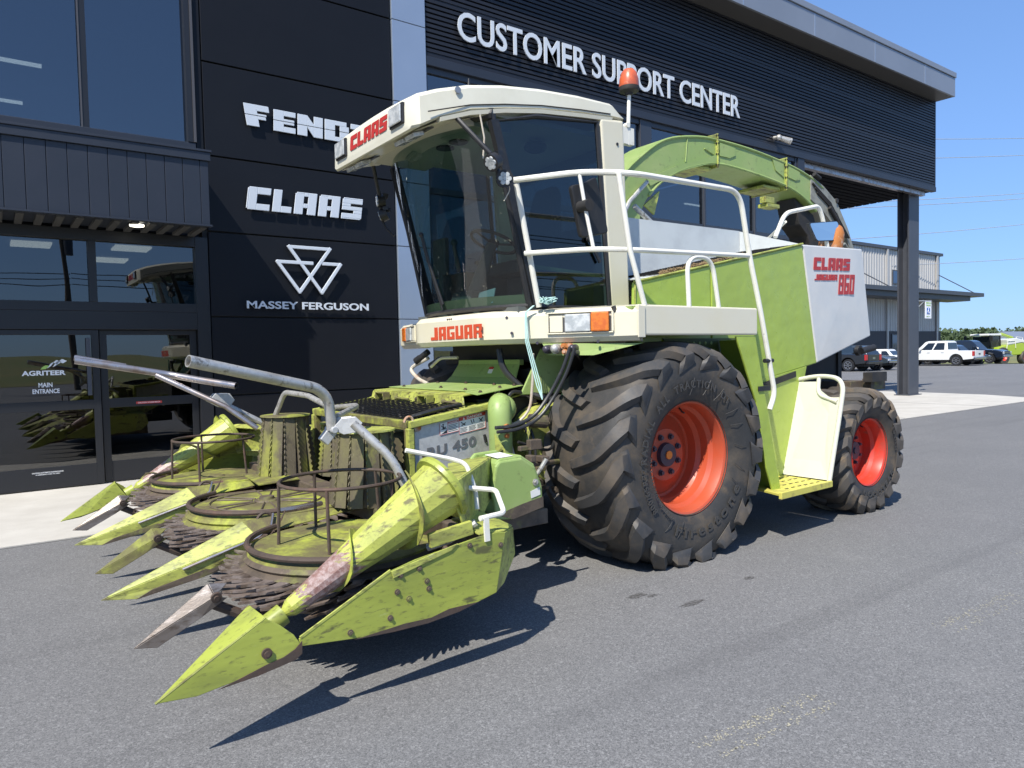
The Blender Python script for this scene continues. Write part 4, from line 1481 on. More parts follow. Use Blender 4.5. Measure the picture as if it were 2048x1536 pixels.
# lower fascia between visor and windscreen, with two pairs of recessed lamps
b = B()
rows = []
for k in range(N + 1):
    s = -1 + 2 * k / N
    rows.append([V((2.50 + .03 * abs(s), YC + s * .69, 3.222)), V((2.64, YC + s * .745, 3.272)), V((2.83 + .1 * abs(s) ** 3, YC + s * .78, 3.345)), ws(1.0, s * .98) + V((.0, 0, .03))])
b.grid(rows)
b.done("visor_underside", 'cream', roof, True, 0, 50)
for sy in (-1, 1):
    for k in (0, 1):
        b = B()
        y0 = YC + sy * (.36 + .17 * k)
        b.prism([(2.535, y0 - .07, 3.222), (2.535, y0 + .07, 3.222), (2.62, y0 + .07, 3.25), (2.62, y0 - .07, 3.25)], (.01, 0, -.03))
        b.done("visor_lamp", 'lens', roof, False, .006)
b = B()
for sy in (-1, 1):
    y0 = YC + sy * .445
    b.prism([(2.635, y0 - .18, 3.262), (2.635, y0 + .18, 3.262), (2.69, y0 + .18, 3.283), (2.69, y0 - .18, 3.283)], (.003, 0, -.008))
b.split("lamp_recess", 'soffit', roof, False)
b = B()
b.cyl((2.80, YC - .785, 3.515), (2.80, YC - .797, 3.515), .024, n=20)
b.done("roof_cap", 'fascia', roof)
b = B()
b.cyl((3.02, YC - .6, 3.64), (3.02, YC - .6, 3.70), .014, .006)
b.done("antenna_stub", 'black', roof)
# interior
b = B()
b.box((2.95, 4.46, 3.40), (4.40, 5.98, 3.44))
b.box((2.80, 4.55, 3.33), (3.35, 5.9, 3.40))
b.done("headliner", 'headliner', HV, False)
b = B()
for y in (4.95, 5.15):
    b.cyl((3.12, y, 3.332), (3.12, y, 3.318), .075, n=20)
b.ball((3.75, 4.75, 3.33), .10, 14, 8, (1, 1, .5))
b.split("speaker", 'black', HV)
b = B()
b.box((3.72, 4.98, 2.32), (4.18, 5.46, 2.44))
b.loft([[V((x, y, z)) for x, y in ((4.10 + o_, 5.0 + i_), (4.10 + o_, 5.44 - i_), (4.20 + o_, 5.44 - i_), (4.20 + o_, 5.0 + i_))] for z, o_, i_ in ((2.40, 0, 0), (2.8, .04, .01), (3.05, .09, .05), (3.14, .10, .1))])
b.box((3.85, 5.1, 1.98), (4.1, 5.35, 2.32))
b.done("driver_seat", 'seat', HV, False, .03)
b = B()
b.loft([[V((x + dx, y, z)) for dx, y in ((-.11, 5.05), (-.11, 5.36), (.11, 5.36), (.11, 5.05))] for x, z in ((3.36, 1.985), (3.38, 2.12), (3.40, 2.16))])
b.cyl((3.40, 5.20, 2.12), (3.60, 5.20, 2.58), .07, .045)
b.done("steering_column", 'interior', HV, True, .01)
b = B()
c = V((3.62, 5.20, 2.60))
n_ = V((.40, 0, .92)).normalized()
ux_ = V((0, 1, 0))
uy_ = n_.cross(ux_)
b.tube(arc(c, ux_, uy_, .205, 0, 360, 32)[:-1], .015, 8, closed=True)
for a in (90, 210, 330):
    b.tube([c - n_ * .02, c + (ux_ * math.cos(R(a)) + uy_ * math.sin(R(a))) * .2], .010, 6)
b.cyl(c - n_ * .03, c + n_ * .01, .05)
b.done("steering_wheel", 'black', HV)
b = B()
b.box((3.42, 5.70, 2.35), (3.47, 5.93, 2.70))
b.box((3.40, 5.72, 2.10), (3.5, 5.80, 2.36))
b.box((3.55, 5.55, 1.99), (4.3, 5.92, 2.38))
b.box((3.60, 4.56, 1.99), (4.2, 4.78, 2.22))
b.cyl((3.52, 5.62, 2.38), (3.46, 5.60, 2.62), .02)
b.ball((3.46, 5.60, 2.64), .032)
b.done("console", 'interior', HV, False, .012)
b = B()
b.box((4.38, 4.56, 2.50), (4.40, 5.88, 2.54))
b.beam((3.45, 5.99, 2.38), (4.25, 5.99, 2.36), .02, .05)
b.beam((3.45, 4.46, 2.30), (4.2, 4.46, 2.26), .015, .03)
b.done("grab_bar", 'greenp', HV, False)
b = B()
def wq(t, q):
    return ws(t, q) + V((-.018, 0, 0))
b.tube([wq(.02, .16), wq(.2, .20), wq(.44, .23)], .008, 6)
b.tube([wq(.05, .12), wq(.28, .20), wq(.47, .22)], .013, 6)
b.ball(wq(.46, .225), .022, 8, 6)
b.tube([wq(.46, .225), wq(.38, .24), wq(.30, .235)], .006, 5)
b.done("wiper", 'black', HV)
b = B()
b.prism([(3.26, 4.72, 2.03), (3.26, 4.95, 2.01), (3.29, 4.95, 2.13), (3.29, 4.72, 2.15)], (.008, 0, 0))
b.done("paper_note", pmat("faded_blue_paper", (0.30, 0.38, 0.42), .7), HV, False)

# ---- work lights on brackets either side of the cab
def worklight(p, d, r=.062, dark=False):
    p, d = V(p), V(d).normalized()
    b = B()
    b.cyl(p - d * .07, p, r * .92, r, 24)
    for k in range(7):
        a = p - d * (.025 + k * .010)
    for k in range(8):
        off = (k - 3.5) * r * .22
        x, y = orient(d)
        b.beam(p - d * .10 + x * off + y * r * .55, p - d * .055 + x * off + y * r * .75, .005, r * .5)
    w = b.done("work_light", 'black', HV)
    b = B()
    x, y = orient(d)
    for k in range(6):
        q = p + (x * math.cos(k * math.pi / 3) + y * math.sin(k * math.pi / 3)) * r * .50
        b.cyl(q, q + d * .008, r * .30, r * .26, 12)
    b.cyl(p, p + d * .008, r * .27, r * .24, 12)
    b.done("work_light_lens", 'lens', w)
worklight((2.90, 4.18, 2.955), (-.80, -.18, -.45))
worklight((3.02, 4.18, 2.865), (-.42, -.88, -.12))
worklight((2.98, 6.15, 3.06), (-.9, .3, -.1))
worklight((3.02, 6.17, 2.93), (-.7, .6, -.3))
b = B()
b.tube([(2.80, 4.46, 3.33), (2.95, 4.26, 3.05), (3.02, 4.23, 2.87)], .018, 8)
b.tube([(2.86, 5.98, 3.36), (2.99, 6.12, 3.10), (3.03, 6.18, 2.90)], .018, 8)
b.tube([(3.03, 6.17, 2.90), (3.06, 6.12, 2.80), (3.10, 6.06, 2.74)], .010, 6)
b.split("lamp_bracket", 'black', HV)
b = B()
b.tube(fillet([(2.97, 4.22, 2.86), (3.05, 4.19, 2.84), (3.08, 4.2, 2.80), (3.05, 4.24, 2.72)], .04), .004, 5)
b.tube([(2.98, 4.42, 3.37), (3.00, 4.40, 3.2), (2.985, 4.4, 3.05)], .006, 5)
b.split("lamp_cable", 'cable', HV)

# ---- handrails
b = B()
rail = fillet([(3.37, 4.27, 1.97), (3.16, 4.25, 2.875), (3.44, 3.86, 2.90), (3.73, 3.62, 2.872), (4.93, 3.62, 2.885), (5.055, 3.62, 2.38), (5.16, 3.60, 1.99), (5.355, 3.60, 1.24), (5.30, 3.61, 1.12)], .14, 6)
rail = [(3.37, 4.27, 1.97), (3.16, 4.25, 2.78)] + [V((3.16, 4.25, 2.83))]
b.tube([(3.375, 4.27, 1.97), (3.175, 4.255, 2.86)], .0215, 10)
b.tube(fillet([(3.155, 4.26, 2.885), (3.46, 3.86, 2.90), (3.70, 3.62, 2.872), (4.93, 3.62, 2.888), (5.05, 3.62, 2.385), (5.17, 3.605, 1.95), (5.36, 3.60, 1.24), (5.30, 3.61, 1.11)], .15, 7), .0215, 10)
b.tube(fillet([(3.24, 4.255, 2.36), (3.50, 3.80, 2.352), (3.69, 3.62, 2.336), (5.05, 3.62, 2.378)], .12, 6), .019, 10)
b.tube([(3.625, 3.66, 2.87), (3.685, 3.62, 2.335), (3.825, 3.62, 1.95)], .019, 10)
b.tube([(3.45, 3.875, 2.89), (3.475, 3.84, 2.62), (3.505, 3.80, 2.355)], .0135, 8)
b.tube(fillet([(4.305, 3.62, 1.95), (4.285, 3.62, 2.325), (4.575, 3.62, 2.335), (4.655, 3.62, 1.95)], .13, 8), .018, 10)
b.done("handrail", 'rail', HV)
# mirror on the near rail
b = B()
m0, m1, m2, m3 = V((3.40, 3.93, 2.81)), V((3.62, 3.90, 2.895)), V((3.735, 3.90, 2.495)), V((3.495, 3.93, 2.445))
c1 = (m0 + m1) / 2 + V((0.0, 0, -.02))
b.plate(fillet([m3 + (m2 - m3) * .5, m3, m0, c1, m1, m2, m3 + (m2 - m3) * .5], .035, 4)[:-1], .045)
b.done("mirror_housing", 'black', HV, False, .008)
b = B()
b.cyl((3.475, 3.90, 2.66), (3.475, 3.80, 2.66), .042, n=16)
b.done("mirror_joint", 'void', HV)
# twine knotted on the rail foot
b = B()
rr = random.Random(5)
for k in range(16):
    a, c = rr.uniform(0, 6.28), rr.uniform(0, 6.28)
    p = V((3.36, 4.24, 1.995))
    pts = [p + V((rr.uniform(-.03, .10), rr.uniform(-.09, .02), rr.uniform(-.012, .045))) for q in range(4)]
    b.tube(fillet(pts, .03, 4), .0045, 5)
for k in range(3):
    x = .008 * k
    b.tube([(3.335, 4.29 - x, 1.98), (3.29, 4.335 - x, 1.93), (3.285 + x, 4.33 - x, 1.72), (3.30 + x, 4.22 - x * 2, 1.38), (3.31, 4.17, 1.28)], .004, 5)
b.done("twine", 'twine', HV)

# ---- beacon
b = B()
b.tube([(4.675, 4.60, 3.45), (4.70, 4.60, 3.905)], .017, 10)
b.box((4.60, 4.585, 3.455), (4.74, 4.64, 3.60))
b.cyl((4.66, 4.575, 3.62), (4.66, 4.62, 3.62), .022)
b.beam((4.44, 4.61, 3.52), (4.62, 4.61, 3.52), .02, .05)
bcn = b.done("beacon_post", 'rail', HV)
b = B()
b.lathe([(0, 0), (.03, 0), (.038, .02), (.085, .035), (.09, .05), (.09, .07)], (4.70, 4.60, 3.89), (0, 0, 1), 24)
b.done("beacon_base", 'void', bcn)
b = B()
b.lathe([(.086, .0), (.088, .02), (.084, .075), (.068, .13), (.045, .158), (0, .168)], (4.70, 4.60, 3.955), (0, 0, 1), 24)
b.done("beacon_lens", 'beacon', bcn)

# ---- spout
top = [(4.86, 2.5), (4.90, 3.0), (4.98, 3.30), (5.30, 3.575), (5.61, 3.755), (6.0, 3.845), (6.37, 3.875), (7.0, 3.86), (7.68, 3.795), (8.12, 3.715), (8.45, 3.60)]
bot = [(5.30, 2.5), (5.22, 2.75), (5.26, 3.02), (5.46, 3.25), (5.75, 3.42), (6.05, 3.53), (6.40, 3.60), (6.98, 3.585), (7.63, 3.52), (8.02, 3.42), (8.30, 3.28)]
y0, y1 = 4.99, 5.42
top, bot = smooth_path(top, 4), smooth_path(bot, 4)
rows = [[V((t[0], y0, t[1])), V((t[0], y1, t[1])), V((u_[0], y1, u_[1])), V((u_[0], y0, u_[1]))] for t, u_ in zip(top, bot)]
b = B()
b.loft(rows)
SPT = b.done("spout", 'greenp', HV, True, .008, 30)
b = B()
def edge_strip(pts, w, off, th=.014):
    for (a, c) in zip(pts[:-1], pts[1:]):
        b.beam((a[0], y0 - .006, a[1] + off), (c[0], y0 - .006, c[1] + off), .014, w, (0, 1, 0))
b.tube([(t[0], y0 - .004, t[1] - .012) for t in top[6:]], .014, 6)
b.tube([(u_[0], y0 - .004, u_[1] + .012) for u_ in bot[10:]], .016, 6)
b.plate([(5.31, y0 - .012, 3.31), (5.75, y0 - .012, 3.50), (6.39, y0 - .012, 3.70), (6.39, y0 - .012, 3.625), (5.80, y0 - .012, 3.45), (5.36, y0 - .012, 3.25)], .012)
b.tube([(5.93, y0 - .004, 3.80), (5.90, y0 - .004, 3.56)], .006, 4)
b.tube([(6.20, y0 - .006, 3.74), (6.35, y0 - .006, 3.70)], .008, 4)
b.plate([(6.45, y0 - .006, 3.84), (6.72, y0 - .006, 3.82), (6.72, y0 - .006, 3.74), (6.62, y0 - .006, 3.70), (6.45, y0 - .006, 3.70)], .008)
b.plate([(7.40, y0 - .006, 3.80), (7.62, y0 - .006, 3.78), (7.62, y0 - .006, 3.62), (7.46, y0 - .006, 3.68)], .008)
b.plate([(7.72, y0 - .006, 3.77), (7.95, y0 - .006, 3.72), (7.95, y0 - .006, 3.63), (7.86, y0 - .006, 3.61), (7.72, y0 - .006, 3.63)], .008)
b.done("spout_ribs", 'greenp', SPT, True)
b = B()
for x, zt, zb in ((6.40, 3.935, 3.555), (7.66, 3.86, 3.46)):
    b.box((x - .010, y0 - .030, zb + .01), (x + .010, y1 + .030, zt - .01))
    b.plate([(x - .17, y0 - .01, zt - .065), (x, y0 - .01, zt - .01), (x, y0 - .01, zt - .07)], .01)
b.split("spout_flange", 'lime', SPT, False, .006)
b = B()
for x, zt, zb in ((6.40, 3.935, 3.555), (7.66, 3.86, 3.46)):
    for t in (.1, .4, .7, .92):
        b.cyl((x - .014, y0 - .018, zb + (zt - zb) * t), (x - .020, y0 - .018, zb + (zt - zb) * t), .010, n=6)
        b.cyl((x - .005, y0 - .031, zb + (zt - zb) * t), (x - .005, y0 - .036, zb + (zt - zb) * t), .009, n=6)
b.split("spout_bolts", 'void', SPT)
b = B()
for x in (6.30, 7.55):
    zb = 3.585 if x < 7 else 3.52
    b.box((x - .26, y0 + .03, zb - .05), (x + .06, y1 - .03, zb - .012))
b.split("spout_pad", 'lime', SPT, False, .01)
b = B()
b.tube([(5.30, y0 - .03, 3.28), (5.05, y0 - .03, 3.06), (4.95, y0 - .03, 2.9)], .022, 8)
b.tube([(4.95, 4.8, 2.98), (5.25, 4.8, 2.80), (5.30, 4.80, 2.74)], .026, 8)
b.done("spout_strut", 'galv', SPT)
b = B()
b.plate([(5.30, y0 + .02, 3.06), (5.52, y0 + .02, 3.22), (5.44, y0 + .02, 2.98)], .02)
b.done("spout_gusset", 'lime', SPT, False)
b = B()
b.loft([[V((x, y, z)) for y, z in ((y0 - .01, zt), (y1 + .01, zt), (y1 + .01, zb), (y0 - .01, zb))] for x, zt, zb in ((8.18, 3.72, 3.42), (8.46, 3.62, 3.30), (8.76, 3.46, 3.10))])
b.loft([[V((x + o_, y, z)) for y, o_ in ((y0, 0), (y1, 0), (y1, -.11), (y0, -.11))] for x, z in ((8.80, 3.44), (9.05, 3.14), (9.22, 2.84), (9.28, 2.74))])
fl = b.done("spout_flap", 'spoutgrey', SPT, False, .006)
b = B()
for k in range(3):
    b.tube([(8.2 + k * .05, y0 - .02, 3.62 - k * .05), (8.6 + k * .05, y0 - .02, 3.42 - k * .05), (8.95 + k * .04, y0 - .02, 3.02)], .012, 6)
b.cyl((8.22, y0 - .03, 3.73), (8.34, y0 - .03, 3.69), .025)
b.cyl((8.76, y0 - .02, 3.47), (8.76, y1 + .02, 3.47), .03)
b.tube([(8.55, y0 - .035, 3.36), (8.72, y0 - .035, 3.22), (8.8, y0 - .035, 3.05)], .024, 8)
b.cyl((9.2, y0 - .02, 2.86), (9.2, y1 + .02, 2.86), .02)
b.done("flap_linkage", 'void', SPT)
b = B()
b.prism([(7.95, y0 + .06, 3.43), (8.35, y0 + .06, 3.26), (8.52, y0 + .06, 2.95), (8.5, y0 + .06, 2.66), (8.36, y0 + .06, 2.66), (8.22, y0 + .06, 3.0), (8.05, y0 + .06, 3.12)], (0, .26, 0))
b.done("spout_rest", 'void', SPT, False, .01)
b = B()
b.box((7.25, 4.97, 3.29), (7.42, 5.05, 3.36))
b.box((7.28, 4.97, 3.245), (7.52, 5.10, 3.287))
b.done("spout_lamp", 'lime', SPT, False, .005)

# ---- rear rail, rear mirror, exhaust
b = B()
b.tube(fillet([(6.80, 4.55, 2.80), (6.98, 4.55, 3.07), (7.62, 4.55, 3.21), (7.70, 4.55, 3.10), (7.85, 4.55, 2.60)], .11, 6), .024, 10)
b.tube([(7.10, 4.62, 3.0), (7.35, 5.0, 2.90), (7.5, 5.3, 2.88)], .014, 6)
b.done("rear_handrail", 'rail', HV)
b = B()
mm = [V((7.34, 4.52, 2.99)), V((8.02, 4.56, 3.08)), V((8.10, 4.56, 2.86)), V((7.50, 4.52, 2.80))]
b.plate(fillet([(mm[0] + mm[3]) / 2] + mm + [(mm[0] + mm[3]) / 2], .05, 4)[:-1], .03)
rm = b.done("rear_mirror", 'black', HV, False)
b = B()
cc = sum(mm, V((0, 0, 0))) / 4
mi = [cc + (p - cc) * .93 + V((0, -.018, 0)) for p in mm]
b.plate(fillet([(mi[0] + mi[3]) / 2] + mi + [(mi[0] + mi[3]) / 2], .04, 4)[:-1], .004)
b.done("rear_mirror_glass", 'mirror', rm, False)
b = B()
b.tube([(7.96, 4.62, 2.5), (7.97, 4.62, 2.7), (8.0, 4.62, 2.84), (8.05, 4.62, 2.95), (8.09, 4.62, 3.01), (8.11, 4.62, 3.04)], .12, 18, radii=[.12, .13, .135, .125, .09, .04])
b.done("exhaust", 'muffler', HV)
b = B()
b.box((8.1, 4.7, 2.5), (8.5, 5.6, 2.78))
b.tube([(8.2, 4.68, 2.8), (8.4, 4.68, 2.86), (8.55, 4.68, 2.75)], .02, 8)
b.done("rear_deck_box", 'spoutgrey', HV, False, .02)

# ================================================================== row-crop header
HD = thing("corn_header", "dirty lime green corn header with pointed dividers, saw discs and wire cages on the harvester", "corn header", (1.9, 5.25, 0))
HC = 5.25

def outer_divider(sg):
    y = lambda v: v if sg < 0 else 2 * HC - v
    tip = (.47, y(3.03), .30 if sg < 0 else .225)
    rt, rs = (.90, y(3.19), .595), (.96, y(3.05), .545)
    b = B()
    # outer side sheet with folded, curved rear edge
    side = [tip, (.905, y(3.045), .528), (.965, y(3.043), .485), (1.02, y(3.04), .432), (1.045, y(3.036), .39), (1.043, y(3.035), .355), (1.02, y(3.035), .335), (.86, y(3.035), .312), (.62, y(3.03), .285 if sg < 0 else .24)]
    b.plate(side, .008)
    b.plate([tip, (.905, y(3.05), .532), (.885, y(3.21), .545)], .008)
    b.plate([tip, (.885, y(3.21), .545), (.98, y(3.23), .40), (.66, y(3.12), .275)], .008)
    d = b.done("divider_point", 'limeside', HD, False, .003)
    b = B()
    b.prism([(1.052, y(3.03), .40), (1.05, y(3.03), .345), (1.02, y(3.03), .325), (.86, y(3.03), .300), (.70, y(3.03), .288), (.80, y(3.03), .312), (.90, y(3.03), .338), (.97, y(3.03), .350), (1.02, y(3.03), .372)], (0, sg * .004, 0))
    b.done("worn_edge", 'rust', d, False)
    b = B()
    b.cyl((.90, y(3.032), .385), (.90, y(3.022), .385), .022, n=20)
    b.cyl((.90, y(3.022), .385), (.90, y(3.014), .385), .012, n=12)
    b.done("divider_bolt", 'rust', d)
    b = B()
    b.tube([tip, (.906, y(3.046), .532)], .0055, 6)
    b.done("divider_ridge", 'lime', d)
    # side sheet
    b = B()
    pl = [(1.045, 3.05, .405), (1.49, 3.05, .615), (1.62, 3.05, .645), (1.995, 3.05, .695), (2.10, 3.05, .70), (2.155, 3.05, .69), (2.09, 3.05, .385), (1.90, 3.05, .345), (1.667, 3.05, .325), (1.35, 3.05, .335), (1.05, 3.05, .37)]
    b.plate([(p[0], y(p[1]), p[2]) for p in pl], .010)
    s = b.done("side_sheet", 'limeside', HD, False, .003)
    b = B()
    b.plate([(2.156, y(3.055), .69), (2.31, y(3.20), .665), (2.35, y(3.24), .50), (2.20, y(3.14), .39), (2.092, y(3.055), .386)], .010)
    b.plate([(2.0, y(3.06), .70), (2.156, y(3.055), .695), (2.31, y(3.20), .67), (2.27, y(3.50), .72), (1.98, y(3.30), .74)], .010)
    b.done("rear_corner_sheet", 'lime', s, False, .003)
    b = B()
    b.prism([(1.30, y(3.046), .337), (1.5, y(3.046), .325), (1.68, y(3.046), .322), (1.86, y(3.046), .338), (1.98, y(3.046), .362), (1.80, y(3.046), .365), (1.70, y(3.046), .345), (1.55, y(3.046), .35)], (0, sg * .003, 0))
    b.done("scraped_edge", 'rust', s, False)
    b = B()
    for (x, z) in ((1.28, .375), (1.48, .395), (1.64, .60), (1.54, .585), (1.68, .53), (1.69, .49), (1.52, .51), (1.58, .465), (1.93, .66), (2.12, .63)):
        b.bolt((x, y(3.045), z), (0, sg, 0), .0085)
    b.split("side_bolts", 'brown', s)
    b = B()
    b.plate([(1.49, y(3.04), .615), (1.86, y(3.04), .685), (1.82, y(3.04), .655), (1.50, y(3.04), .580)], .006)
    b.beam((1.05, y(3.047), .408), (1.49, y(3.047), .618), .008, .014)
    b.beam((1.74, y(3.12), .70), (1.98, y(3.10), .735), .03, .07)
    b.done("bolted_strip", 'lime', s, False, .002)
    # conical snail
    a0, a1 = V((1.01, y(3.22), .455)), V((1.875, y(3.24), .925))
    ax = (a1 - a0)
    def cr(t):
        return .038 + (.152 - .038) * (t ** 1.1)
    b = B()
    b.lathe([(cr(k / 14) if k else .0, ax.length * k / 14) for k in range(0, 15)] , a0, ax, 14)
    co = b.done("snail_cone", 'worn' if sg < 0 else 'worn', HD, True, 0, 18)
    b = B()
    x_, y_ = orient(ax)
    def heli(t0, t1, ang0, turns, h0, h1, n=46):
        r0, r1 = [], []
        for k in range(n + 1):
            t = t0 + (t1 - t0) * k / n
            a = R(ang0) + turns * 2 * math.pi * k / n * sg
            d = x_ * math.cos(a) + y_ * math.sin(a)
            p = a0 + ax * t
            jag = rnd.uniform(-.006, .006)
            hh = h0 + (h1 - h0) * k / n
            r0.append(p + d * (cr(t) - .004))
            r1.append(p + d * (cr(t) + hh + jag))
        b.grid([r0, r1])
        b.grid([[q + ax.normalized() * .008 for q in r0], [q + ax.normalized() * .008 for q in r1]])
        b.grid([r1, [q + ax.normalized() * .008 for q in r1]])
    heli(.12, .98, 40, 2.1, .012, .045)
    b.done("flighting", 'grimy', co, True, 0, 50)
    b = B()
    b.lathe([(.09, .0), (.178, .0), (.184, .02), (.178, .04), (.12, .045)], a0 + ax * 1.0, ax, 32)
    b.done("snail_collar", 'limeside', co, True, 0, 30)
    b = B()
    b.cyl(a0 - ax.normalized() * .05, a0 + ax.normalized() * .03, .05, .05, 16)
    b.done("snail_nose", 'limeside', co)
    # arm sheets behind the cone up to the intake wall
    b = B()
    P1, P2_, P3, P4 = (1.86, y(3.12), .965), (1.97, y(3.17), .985), (2.86, y(4.06), .965), (2.30, y(3.86), .94)
    b.plate([P1, P2_, P3, P4], .012)
    b.plate([P2_, P3, (2.88, y(4.06), .85), (2.30, y(3.50), .66), (2.04, y(3.22), .67)], .012)
    b.plate([P1, P2_, (2.05, y(3.20), .70), (1.97, y(3.14), .69)], .012)
    b.done("arm_sheet", 'lime', HD, False, .004)
    return d

outer_divider(-1)
outer_divider(1)

def mid_divider(y, hl):
    tip = V((.45, y, .315))
    b = B()
    A, Bq = V((1.27, y - .105, .555)), V((1.27, y + .105, .555))
    rid = V((1.22, y, .635))
    b.plate([tip, A, rid], .007)
    b.plate([tip, rid, Bq], .007)
    b.plate([A, Bq, rid], .007)
    b.plate([tip, A, V((1.34, y - .085, .46)), V((.95, y - .06, .36)), V((.62, y - .03, .295))], .007)
    b.plate([tip, Bq, V((1.34, y + .085, .46)), V((.95, y + .06, .36)), V((.62, y + .03, .295))], .007)
    d = b.done("divider_point", 'grimy' if False else 'lime', HD, False, .003)
    b = B()
    b.plate([V((.70, y - .044, .335)), V((1.34, y - .094, .49)), V((1.36, y - .084, .445)), V((.95, y - .066, .355)), V((.62, y - .034, .293))], .006)
    b.done("worn_edge", 'brown', d, False)
    b = B()
    b.tube([V((.86, y - .066, .425)), V((1.28, y - .112, .552)), V((1.36, y - .10, .60)), V((1.40, y - .02, .66))], .008, 6)
    b.tube([V((.86, y + .066, .425)), V((1.28, y + .112, .552))], .007, 6)
    b.split("polished_edge", 'bare', d)
    b = B()
    b.plate([rid, V((1.27, y - .10, .56)), V((1.95, y - .06, .62)), V((1.95, y + .02, .65))], .007)
    b.plate([rid, V((1.27, y + .10, .56)), V((1.95, y + .06, .62)), V((1.95, y - .02, .65))], .007)
    b.done("divider_spine", 'grimy', d, False, .003)
    b = B()
    b.tube(arc((1.36, y, .61), (1, 0, 0), (0, .25, 1), .055, -20, 200, 10), .011, 6)
    b.plate([V((1.33, y - .11, .53)), V((1.43, y - .09, .63)), V((1.45, y - .10, .69)), V((1.41, y - .12, .62))], .006)
    b.beam((1.1, y, .44), (2.0, y, .50), .10, .08)
    b.done("divider_bracket", 'rust', d)
    return d
mid_divider(HC - .75, 1)
mid_divider(HC + .75, 1)

def finger(y, mat):
    b = B()
    tip = V((.50, y, .275))
    A, Bq, rid, tl = V((.86, y - .045, .455)), V((.86, y + .045, .455)), V((.84, y, .515)), V((.93, y, .50))
    b.plate([tip, A, rid], .007)
    b.plate([tip, rid, Bq], .007)
    b.plate([A, rid, tl], .007)
    b.plate([Bq, rid, tl], .007)
    b.plate([tip, A, V((.92, y - .04, .44)), V((.80, y - .04, .37)), V((.60, y - .02, .262))], .007)
    b.plate([tip, Bq, V((.92, y + .04, .44)), V((.80, y + .04, .37)), V((.60, y + .02, .262))], .007)
    f = b.done("lifter_finger", mat, HD, False, .003)
    b = B()
    b.cyl((.865, y - .043, .455), (.865, y - .058, .452), .026, n=18)
    b.cyl((.865, y - .058, .452), (.865, y - .066, .450), .014, n=12)
    b.done("finger_bolt", 'rust', f)
    b = B()
    b.tube(fillet([(.86, y, .41), (1.02, y - .02, .315), (1.12, y - .02, .30), (1.30, y, .32)], .06), .026, 8)
    b.done("finger_arm", 'rust', f)
    return f
finger(HC - 1.5, 'scoured')
finger(HC, 'grimy')
finger(HC + 1.5, 'scoured')

